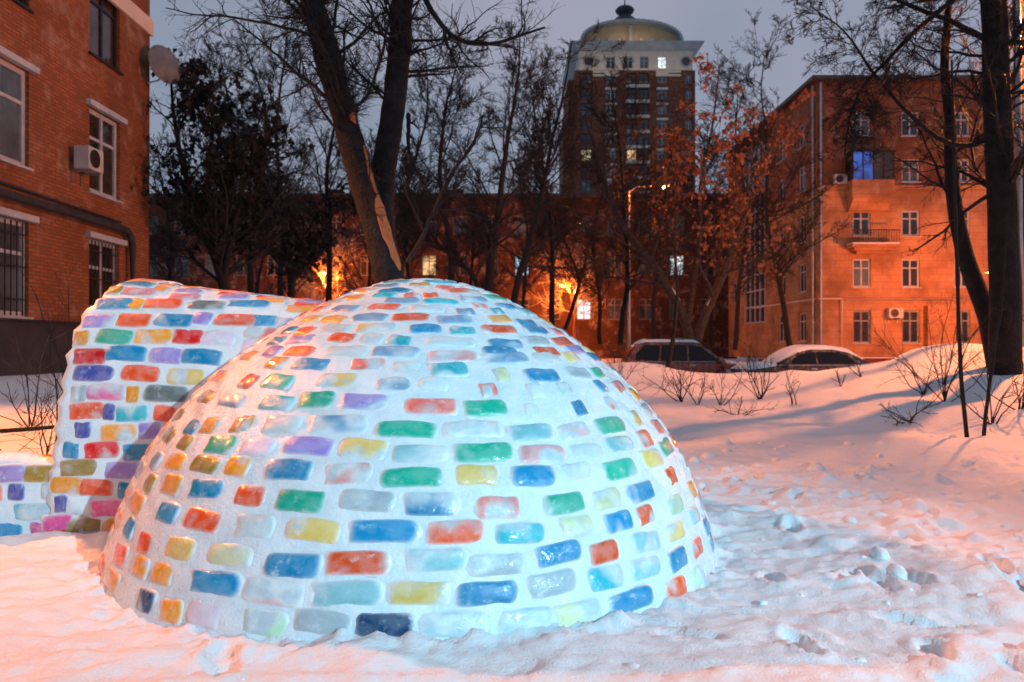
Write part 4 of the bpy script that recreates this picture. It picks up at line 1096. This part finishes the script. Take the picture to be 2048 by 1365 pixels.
def leaves_arrays(rg, pts, size, droop=.5):
    m = len(pts); d = rg.normal(0, 1, (m, 3)); d[:, 2] -= droop; d /= np.linalg.norm(d, axis=1, keepdims=True)
    s = rg.normal(0, 1, (m, 3)); s -= (s * d).sum(1, keepdims=True) * d; s /= np.linalg.norm(s, axis=1, keepdims=True)
    nrm = np.cross(d, s); L = size * rg.uniform(.6, 1.3, (m, 1)); W = L * .36; c = L * .12
    V = np.stack([pts, pts + d * L * .45 + s * W + nrm * c, pts + d * L, pts + d * L * .45 - s * W + nrm * c, pts + d * L * .5], 1)
    o = (np.arange(m) * 5)[:, None]
    Q = np.concatenate([o + [[0, 1, 2, 4]], o + [[0, 4, 2, 3]]])
    return V.reshape(-1, 3), Q
def finish_tree(name, label, cat, base, trunk, levels, leaf=None, bark='bark', group=None, twig='twig'):
    e = empty(name, tuple(base)); tag(e, label, cat, group)
    V, Q = join_arrays([tube_arrays(p[None], r[None], s) for p, r, s in trunk])
    obj_quads('trunk', V, Q, M[bark], e)
    V, Q = join_arrays([tube_arrays(p, r, s) for p, r, s in levels])
    o = obj_quads('crown', V, Q, M[twig], e)
    if leaf: 
        V, Q = leaf[0]; o = obj_quads('foliage', V, Q, M[leaf[1]], e, False); o['kind'] = 'stuff'
    return e
def limb(pxs, Y, r0, r1, n=26, amp=.0, rg=None):
    """pxs: picture points (x, y[, Y])"""
    P = resample([at(q[0], q[1], q[2] if len(q) > 2 else Y) for q in pxs], n)
    if amp: P = wobble(rg, P, amp)
    t = np.linspace(0, 1, n)
    return P, r0 + (r1 - r0) * t
def stack(limbs):
    n = limbs[0][0].shape[0]
    return np.stack([p for p, _ in limbs]), np.stack([r for _, r in limbs])

# --- twin trunked tree right behind the igloo
rg = np.random.default_rng(11)
L1 = limb([(800, 780), (788, 600), (776, 520), (748, 430), (716, 330), (690, 240), (660, 130), (622, 0), (585, -120), (560, -260)], 9.0, .195, .115, 60, .03, rg)
L2 = limb([(796, 700, 9.0), (780, 560, 9.1), (764, 450, 9.25), (772, 330, 9.3), (786, 230, 9.3), (800, 100, 9.3), (808, 0, 9.3), (812, -120, 9.3), (830, -300, 9.4)], 9.2, .165, .115, 60, .03, rg)
for P_, r_ in (L1, L2):
    r_ *= 1 + .10 * np.array([float(vnoise(np.array([i * .33]), np.array([r_[0] * 90]), 4)[0]) for i in range(len(r_))]) * 2
i = np.argmin(abs(np.linspace(0, 1, 60) - .62)); L1[1][i - 1:i + 2] *= 1.12
br = [limb([(835, -60, 9.3), (852, 0, 9.2), (880, 48, 9.1), (915, 82, 9.0), (958, 91, 8.9), (1010, 82, 8.8), (1060, 66, 8.8), (1090, 54, 8.8)], 9, .042, .012, 20, .02, rg),
      limb([(662, 202), (630, 178), (600, 152), (565, 118), (520, 80), (470, 40)], 8.8, .026, .008, 20, .03, rg),
      limb([(690, 214), (722, 214), (745, 180), (762, 120), (776, 40), (790, -30)], 8.9, .022, .012, 20, .03, rg),
      limb([(775, 320), (750, 340), (720, 350), (700, 345)], 9.1, .02, .012, 20, .02, rg),
      limb([(815, 230, 9.3), (812, 280, 9.2), (825, 330, 9.1), (850, 370, 9.0)], 9.2, .03, .012, 20, .03, rg),
      limb([(650, 90), (600, 60), (540, 50), (470, 35), (400, 28), (330, 15)], 8.7, .02, .006, 20, .03, rg),
      limb([(640, 60), (590, 20), (540, -20)], 8.8, .03, .01, 20, .03, rg),
      limb([(890, 60, 9.1), (900, 95, 9.0), (915, 125, 8.9), (930, 150, 8.9)], 9, .018, .006, 20, .03, rg),
      limb([(812, 525, 8.9), (835, 480, 8.8), (862, 420, 8.7), (900, 340, 8.6), (955, 270, 8.5), (965, 230, 8.5)], 9, .028, .012, 20, .03, rg),
      limb([(735, 300, 8.8), (742, 380, 8.78), (752, 430, 8.8)], 8.8, .008, .006, 20, .02, rg)]
BP, BR = stack(br)
TP = np.stack([L1[0], L2[0]]); TR = np.stack([L1[1], L2[1]])
a2 = grow(rg, TP, TR, 44, .48, 1, (55, 18), .27, 9, .13, .03, .16, .006, .3)
a3 = grow(rg, BP, BR, 14, .15, 1, (45, 18), .45, 8, .16, -.02, .6, .004, .3)
a3b = grow(rg, *a2, 11, .15, 1, (42, 16), .5, 7, .17, -.02, .55, .0035, .3)
a4 = grow(rg, *a3, 7, .1, 1, (40, 18), .55, 6, .2, -.03, .6, .0026, .4)
a4b = grow(rg, *a3b, 9, .1, 1, (40, 18), .5, 5, .2, -.03, .6, .0024, .4)
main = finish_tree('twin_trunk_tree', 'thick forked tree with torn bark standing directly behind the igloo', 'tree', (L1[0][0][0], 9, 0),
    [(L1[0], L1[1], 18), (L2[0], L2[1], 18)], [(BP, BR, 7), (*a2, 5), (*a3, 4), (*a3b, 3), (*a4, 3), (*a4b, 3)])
# torn strip of bare wood on the leaning trunk
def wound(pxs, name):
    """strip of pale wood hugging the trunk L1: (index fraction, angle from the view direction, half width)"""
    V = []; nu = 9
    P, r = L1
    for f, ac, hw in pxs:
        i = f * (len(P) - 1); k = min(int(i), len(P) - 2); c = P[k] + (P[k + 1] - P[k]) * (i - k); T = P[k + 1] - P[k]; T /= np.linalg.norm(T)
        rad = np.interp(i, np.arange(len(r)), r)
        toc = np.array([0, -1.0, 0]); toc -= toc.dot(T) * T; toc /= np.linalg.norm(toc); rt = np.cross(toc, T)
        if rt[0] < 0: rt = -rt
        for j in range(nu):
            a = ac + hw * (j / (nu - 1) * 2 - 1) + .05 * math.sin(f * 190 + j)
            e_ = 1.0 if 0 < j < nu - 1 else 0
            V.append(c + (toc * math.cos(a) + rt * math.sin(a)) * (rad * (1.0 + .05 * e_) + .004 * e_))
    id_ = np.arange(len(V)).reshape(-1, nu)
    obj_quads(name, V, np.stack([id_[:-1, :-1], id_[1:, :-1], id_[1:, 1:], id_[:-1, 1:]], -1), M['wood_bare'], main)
py_of = CAMH + (HORY - 0) / FPX * 9
def fr_at(py):
    z = CAMH + (HORY - py) / FPX * 9.0; return float(np.interp(z, L1[0][:, 2], np.linspace(0, 1, len(L1[0]))))
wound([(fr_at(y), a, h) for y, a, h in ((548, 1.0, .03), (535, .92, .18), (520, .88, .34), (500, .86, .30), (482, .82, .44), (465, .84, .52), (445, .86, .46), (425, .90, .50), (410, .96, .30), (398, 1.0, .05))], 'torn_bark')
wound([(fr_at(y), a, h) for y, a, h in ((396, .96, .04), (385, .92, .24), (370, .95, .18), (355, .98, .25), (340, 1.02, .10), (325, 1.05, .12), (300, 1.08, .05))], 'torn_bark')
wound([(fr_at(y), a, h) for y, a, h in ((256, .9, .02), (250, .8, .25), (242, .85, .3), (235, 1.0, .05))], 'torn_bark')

# --- generic bare tree
def bare_tree(name, label, pxs, Y, r0, r1, seed, n1=22, n2=9, n3=6, spread=50, L1f=.34, trop=.05, t0=.3, group=None, bark='bark_dark', leaf=None, sides=9, extra=(), tw=.005, cat='tree', n4=0, twig='twig', rr1=.42, wig=.11, snowy=()):
    rg = np.random.default_rng(seed)
    ls = [limb(pxs, Y, r0, r1, 24, .05 * Y / 20, rg)] + [limb(q, Y, a, b, 24, .04 * Y / 20, rg) for q, a, b in extra]
    P, Rr = stack(ls)
    b1 = grow(rg, P, Rr, n1, t0, 1, (spread, 14), L1f, 9, wig, trop, rr1, tw * 2, .3)
    b2 = grow(rg, *b1, n2, .15, 1, (42, 16), .48, 7, .14, trop * .6, .55, tw * 1.4, .35)
    b3 = grow(rg, *b2, n3, .1, 1, (38, 16), .5, 5, .17, trop * .4, .6, tw, .5)
    lv = [(*b1, 5), (*b2, 4), (*b3, 3)]
    if n4:
        b4 = grow(rg, *b3, n4, .1, 1, (36, 16), .5, 4, .18, trop * .3, .6, tw * .8, .6); lv.append((*b4, 3))
    lf = None
    if leaf:
        num, size, mt, zr = leaf
        pts = np.concatenate([b3[0][:, 2:].reshape(-1, 3), b2[0][:, 3:].reshape(-1, 3)]); 
        if zr: pts = pts[zr(pts)]
        pts = pts[rg.choice(len(pts), min(num, len(pts)), replace=False)] + rg.normal(0, .03, (min(num, len(pts)), 3))
        lf = (leaves_arrays(rg, pts, size), mt)
    e = finish_tree(name, label, cat, (ls[0][0][0][0], Y, 0), [(p, r, sides) for p, r in ls], lv, lf, bark, group, twig=twig)
    for k, f0, f1 in snowy:                                   # snow lying along a bough
        p, r = ls[k]; i0, i1 = int(f0 * 23), int(f1 * 23)
        pp, rr = p[i0:i1].copy(), r[i0:i1].copy(); pp[:, 2] += rr * .62; pp[:, 1] -= rr * .25
        w = np.sin(np.linspace(0, np.pi, len(pp))) ** .4 * (.75 + .35 * rg.random(len(pp)))
        V, Q = tube_arrays(pp[None], (rr * .62 * w)[None], 8); obj_quads('snow_cover', V, Q, M['snow_soft'], e)
    return e

# leaf-holding trees by the brick house
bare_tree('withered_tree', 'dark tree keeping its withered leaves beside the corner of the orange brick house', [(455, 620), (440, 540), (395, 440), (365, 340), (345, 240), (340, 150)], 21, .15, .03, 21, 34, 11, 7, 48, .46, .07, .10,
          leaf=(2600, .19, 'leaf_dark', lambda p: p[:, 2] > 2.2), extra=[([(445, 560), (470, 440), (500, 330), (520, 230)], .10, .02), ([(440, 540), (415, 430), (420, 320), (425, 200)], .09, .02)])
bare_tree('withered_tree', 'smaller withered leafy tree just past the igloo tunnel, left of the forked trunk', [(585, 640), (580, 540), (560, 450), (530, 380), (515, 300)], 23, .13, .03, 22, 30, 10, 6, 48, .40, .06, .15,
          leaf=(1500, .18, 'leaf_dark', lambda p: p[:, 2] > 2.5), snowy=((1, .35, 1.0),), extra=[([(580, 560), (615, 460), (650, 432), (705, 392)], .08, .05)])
# snowy bough
rgq = np.random.default_rng(2)
# bare trees of the thicket
TH = 'bare trees of the thicket behind the igloo'
thick = [
 ([(505, 640), (500, 500), (530, 330), (528, 200), (490, 100)], 27, .13, 'slim bare tree whose top forks beside the withered leafy tree'),
 ([(560, 640), (565, 480), (550, 250), (570, 120), (575, 30)], 32, .14, 'upright bare tree seen past the brick house, reaching above the leaning trunk'),
 ([(655, 640), (660, 520), (650, 350), (680, 180), (690, 60)], 34, .15, 'bare tree in front of the warm lamp glow behind the tunnel'),
 ([(900, 640), (905, 500), (880, 350), (890, 220), (920, 110)], 30, .16, 'bushy bare tree just past the forked trunk, before the dim block'),
 ([(972, 640), (980, 520), (1000, 400), (1012, 280), (1035, 150), (1040, 70)], 26, .17, 'tall dark bare tree between the forked trunk and the blue lit windows'),
 ([(960, 620), (955, 560), (920, 520), (880, 490), (840, 430), (800, 330)], 25, .10, 'crooked bare tree bending over the crown of the igloo'),
 ([(1020, 640), (1040, 540), (1075, 440), (1100, 300), (1130, 180), (1145, 80)], 29, .15, 'bare tree leaning toward the brick tower'),
 ([(1105, 650), (1108, 520), (1100, 400), (1080, 280), (1060, 170)], 33, .13, 'straight slender bare tree beside the glowing lamp'),
 ([(1130, 660), (1160, 560), (1120, 460), (1090, 400), (1050, 340)], 36, .10, 'thin forked bare tree before the white lit window'),
 ([(1240, 690), (1258, 560), (1250, 430), (1240, 300), (1225, 180)], 34, .14, 'bare tree standing before the foot of the brick tower'),
 ([(1580, 700), (1560, 560), (1530, 420), (1540, 300), (1520, 180), (1530, 110)], 42, .17, 'bare tree before the side wall of the stone house'),
 ([(1470, 700), (1480, 560), (1500, 420), (1470, 280), (1480, 160)], 44, .15, 'bare tree in the gap between tower and stone house'),
 ([(790, 640), (785, 480), (840, 300), (860, 200), (850, 90)], 38, .15, 'bare tree hidden behind the forked trunk, twigs showing on both sides'),
 ([(440, 640), (450, 480), (470, 300), (455, 200), (440, 110)], 36, .15, 'faint bare tree behind the withered leafy tree'),
]
more = [(330, 46, 'farther bare tree showing between the brick house and the withered tree'), (520, 50, 'far bare tree in the dim light behind the withered trees'), (572, 48, 'far bare tree against the dim block, close to the lamp behind the tunnel'),
        (740, 52, 'far bare tree directly behind the forked trunk base'), (830, 46, 'far bare tree past the torn trunk, before the dim block'), (935, 50, 'far bare tree between the warm lit and blue lit windows'),
        (1040, 54, 'far bare tree beside the lamp before the white lit window'), (1200, 50, 'far bare tree between the glowing lamp and the tall thin lamp post'), (1310, 48, 'far bare tree past the tall thin lamp post'), (1420, 52, 'far bare tree behind the rust leaved tree')]
for k, (x, Y, lab) in enumerate(more):
    q = random.Random(k); w = lambda s: x + q.uniform(-s, s)
    thick.append(([(x, 690), (w(12), 590), (w(25), 480), (w(35), 370), (w(40), 280 + 40 * (k % 3))], Y, .15, lab))
for k, (pxs, Y, r, lab) in enumerate(thick):
    bare_tree('bare_tree', lab, pxs, Y, r, .02, 40 + k, 32, 11, 9, 46, .36, .06, .18, TH, tw=.0070 * Y / 28, n4=3 if Y < 45 else 2)
bare_tree('lamp_lit_tree', 'small bare tree whose twigs blaze around the lamp behind the tunnel', [(640, 660), (642, 600), (655, 540), (670, 480)], 60.6, .10, .03, 61, 30, 10, 8, 60, .75, .03, .2, tw=.014, bark='wood_bare', twig='twig_pale')  # trunk and twigs lighter than other trees, lamp glow put into the colour
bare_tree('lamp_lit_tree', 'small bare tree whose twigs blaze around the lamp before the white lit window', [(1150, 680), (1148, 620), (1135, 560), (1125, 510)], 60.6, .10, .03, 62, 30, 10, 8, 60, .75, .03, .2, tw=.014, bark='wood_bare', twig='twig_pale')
# --- tree with rust coloured leaves
def rust_zone(p):
    u = (p[:, 0] / p[:, 1]) * FPX + 1024; v = HORY - (p[:, 2] - CAMH) / p[:, 1] * FPX
    return (u > 1300) & (v < 560)
bare_tree('rust_leaved_tree', 'forked tree with clinging rust orange leaves behind the red estate car', [(1388, 705), (1362, 615), (1300, 522), (1250, 470), (1215, 400), (1198, 320), (1170, 230)], 31, .22, .05, 71, 18, 8, 5, 52, .36, .04, .16,
          leaf=(2500, .20, 'leaf_rust', rust_zone), bark='bark_brown', twig='bark_brown', snowy=((0, .08, .50), (1, .05, .45)), extra=[([(1388, 700), (1412, 620), (1442, 560), (1472, 470), (1502, 400), (1535, 320), (1560, 230)], .20, .05),
          ([(1375, 650), (1388, 560), (1402, 470), (1400, 370), (1425, 260), (1440, 130)], .13, .02), ([(1300, 522), (1325, 440), (1335, 350), (1350, 260)], .09, .02)], tw=.006)
bare_tree('sapling', 'slim bare sapling rising from the snow bank before the red estate car', [(1336, 735), (1350, 660), (1356, 580), (1348, 500), (1352, 430)], 19, .065, .015, 75, 8, 5, 3, 40, .25, .06, .35, tw=.004)

# --- thick dark trunks on the right with boughs reaching over the stone house
bare_tree('dark_tree', 'thick black trunk with boughs reaching over the stone house', [(2010, 780), (2010, 600), (2006, 400), (1996, 200), (1992, 0), (1985, -200)], 12.0, .235, .17, 81, 34, 10, 8, 55, .34, .0, .36, bark='bark_dark', sides=16, rr1=.17, wig=.16, n4=2,
          extra=[([(1992, -60), (1930, -20), (1870, 30), (1810, 82), (1757, 140), (1716, 186), (1697, 240), (1690, 310)], .05, .012), ([(1992, 90), (1900, 40), (1800, 0), (1720, -30)], .05, .02), ([(1994, 270), (1930, 300), (1860, 270), (1790, 200), (1740, 140), (1690, 60), (1620, 10)], .045, .008),
                 ([(1993, 40), (1960, -20), (1880, -70)], .07, .03)], tw=.0035)
bare_tree('mossy_tree', 'crooked mossy trunk leaning away from the thick black trunk', [(2000, 770), (1990, 690), (1968, 612), (1938, 540), (1915, 450), (1903, 370), (1898, 300), (1905, 230), (1890, 130), (1900, 0)], 12.6, .17, .05, 82, 18, 9, 7, 50, .30, .02, .45, rr1=.22, wig=.16, bark='bark_dark', sides=14, tw=.0035,
          extra=[([(1900, 310), (1940, 290), (1985, 255)], .04, .02), ([(1905, 400), (1880, 360), (1870, 320), (1830, 240)], .03, .01)])
bare_tree('edge_tree', 'dark tree just past the thick black trunk, beside the steel lamp post', [(2075, 770), (2070, 500), (2050, 250), (2040, 0), (2040, -200)], 16, .20, .10, 83, 22, 9, 8, 50, .32, .02, .35, rr1=.22, wig=.15, bark='bark_dark', sides=12, tw=.004)
# --- two thin poles of saplings in the bank
bare_tree('sapling', 'thin red brown sapling standing straight in the snow, the taller of a pair', [(1936, 895), (1925, 780), (1918, 640), (1912, 480), (1910, 300), (1905, 120)], 8.6, .024, .012, 91, 5, 3, 2, 40, .12, .05, .45, bark='twig', tw=.003)
bare_tree('sapling', 'thin red brown sapling leaning out, the shorter of a pair in the snow', [(1968, 880), (1980, 780), (1996, 660), (2008, 540), (2016, 420)], 8.8, .022, .010, 92, 5, 3, 2, 40, .12, .05, .3, bark='twig', tw=.003)

# --- leafless shrubs poking out of the snow
def shrub(label, px, py, Y, h, seed, nst=7, spread=.45, group='leafless shrubs on the snow bank', lean=(0, 0), dens=5):
    rg = np.random.default_rng(seed); b = at(px, py, Y)
    b[2] = gz(b[0], b[1]) - .03
    e = empty('shrub', tuple(b)); tag(e, label, 'shrub', group)
    h = h * 1.25; D = rg.normal(0, spread, (nst, 3)) + [lean[0], lean[1], 1]; D[:, 2] = np.abs(D[:, 2]) * .9 + .15; D /= np.linalg.norm(D, axis=1, keepdims=True)
    K = 8; P = np.empty((nst, K, 3)); P[:, 0] = b + rg.normal(0, .02, (nst, 3)) * [1, 1, 0]
    L = h * rg.uniform(.55, 1.15, nst)[:, None]
    for j in range(1, K):
        D = D + rg.normal(0, .13, D.shape); D[:, 2] += .03; D /= np.linalg.norm(D, axis=1, keepdims=True); P[:, j] = P[:, j - 1] + D * L / (K - 1)
    Rr = np.linspace(1, .35, K)[None] * rg.uniform(.006, .011, nst)[:, None]
    b2 = grow(rg, P, Rr, dens, .25, 1, (40, 15), .5, 6, .16, .05, .7, .0028, .5)
    b3 = grow(rg, *b2, 3, .2, 1, (38, 15), .5, 4, .16, .05, .7, .0022, .6)
    V, Q = tube_arrays(P, Rr, 6); obj_quads('stem', V, Q, M['twig'], e)
    V, Q = join_arrays([tube_arrays(*b2, 4), tube_arrays(*b3, 3)]); obj_quads('crown', V, Q, M['twig'], e)
shrub('low leafless shrub in the snow before the red estate car, spreading wide', 1362, 798, 12.5, .75, 1, 9, .6, dens=6)
shrub('small leafless shrub next to the wide spreading one', 1398, 800, 12.4, .5, 2, 5, .5)
shrub('tiny leafless shrub low in the hollow in front of the bank', 1476, 828, 11.3, .40, 3, 5, .6)
shrub('leafless shrub of stiff upright stems before the gap between the two cars', 1520, 795, 12.8, .8, 4, 8, .5, dens=6)
shrub('leafless single-stemmed shrub before the dark saloon car', 1588, 812, 12.0, .55, 5, 3, .35)
shrub('broken stubby shrub on the smooth slope below the dark saloon car', 1680, 790, 12.6, .28, 6, 4, .8)
shrub('leafless shrub on the crest behind the dark saloon car', 1722, 780, 13.0, .38, 7, 3, .5)
shrub('sparse shrub with long thin shoots before the big snow mound', 1845, 800, 11.8, .8, 8, 5, .45)
shrub('large bushy leafless shrub on the snow mound before the stone house', 1890, 800, 11.2, 1.25, 9, 11, .42, dens=7)
shrub('flattened broken shrub lying on the slope before the pair of saplings', 1818, 840, 9.9, .55, 10, 6, 1.2)
shrub('leafless shrub growing behind the pair of thin saplings', 1985, 850, 9.4, .8, 11, 6, .6)
shrub('leafless shrub at the foot of the steel lamp post', 2040, 830, 9.8, .9, 12, 7, .5)
shrub('wiry leafless shrub beside the low broken ice wall', 88, 885, 6.9, .95, 13, 9, .75, 'leafless shrubs beside the brick house', (-.1, 0), 6)
shrub('leafless shrub on the snow at the foot of the black plinth', 60, 815, 9.4, .9, 14, 8, .7, 'leafless shrubs beside the brick house')
shrub('tall wispy shrub before the wall of the orange brick house', 130, 740, 13.0, 1.7, 15, 7, .28, 'leafless shrubs beside the brick house', dens=4)
shrub('low leafless shrub on the bank close to the flank of the igloo', 1240, 770, 15.5, .7, 16, 7, .5)
shrub('leafless shrub behind the bank, beside the tail of the red estate car', 1232, 700, 21.5, .8, 17, 9, .5, dens=6)
shrub('leafless shrub between the wide spreading shrub and the tiny one', 1440, 800, 12.3, .6, 18, 6, .5)
# a dead branch lying on the snow by the house
br_ = empty('fallen_branch', (-5.2, 8.3, gz(-5.2, 8.3)))
tag(br_, 'dark stick lying across the orange lit snow beside the house', 'branch')
MB().tube([(-6.6, 8.0, gz(-6.6, 8.0) + .10), (-5.8, 8.1, gz(-5.8, 8.1) + .10), (-5.0, 8.25, gz(-5.0, 8.25) + .11), (-4.4, 8.3, gz(-4.4, 8.3) + .16)], [.03, .028, .022, .012], 7).build('stick', M['bark_dark'], br_, smooth=True)
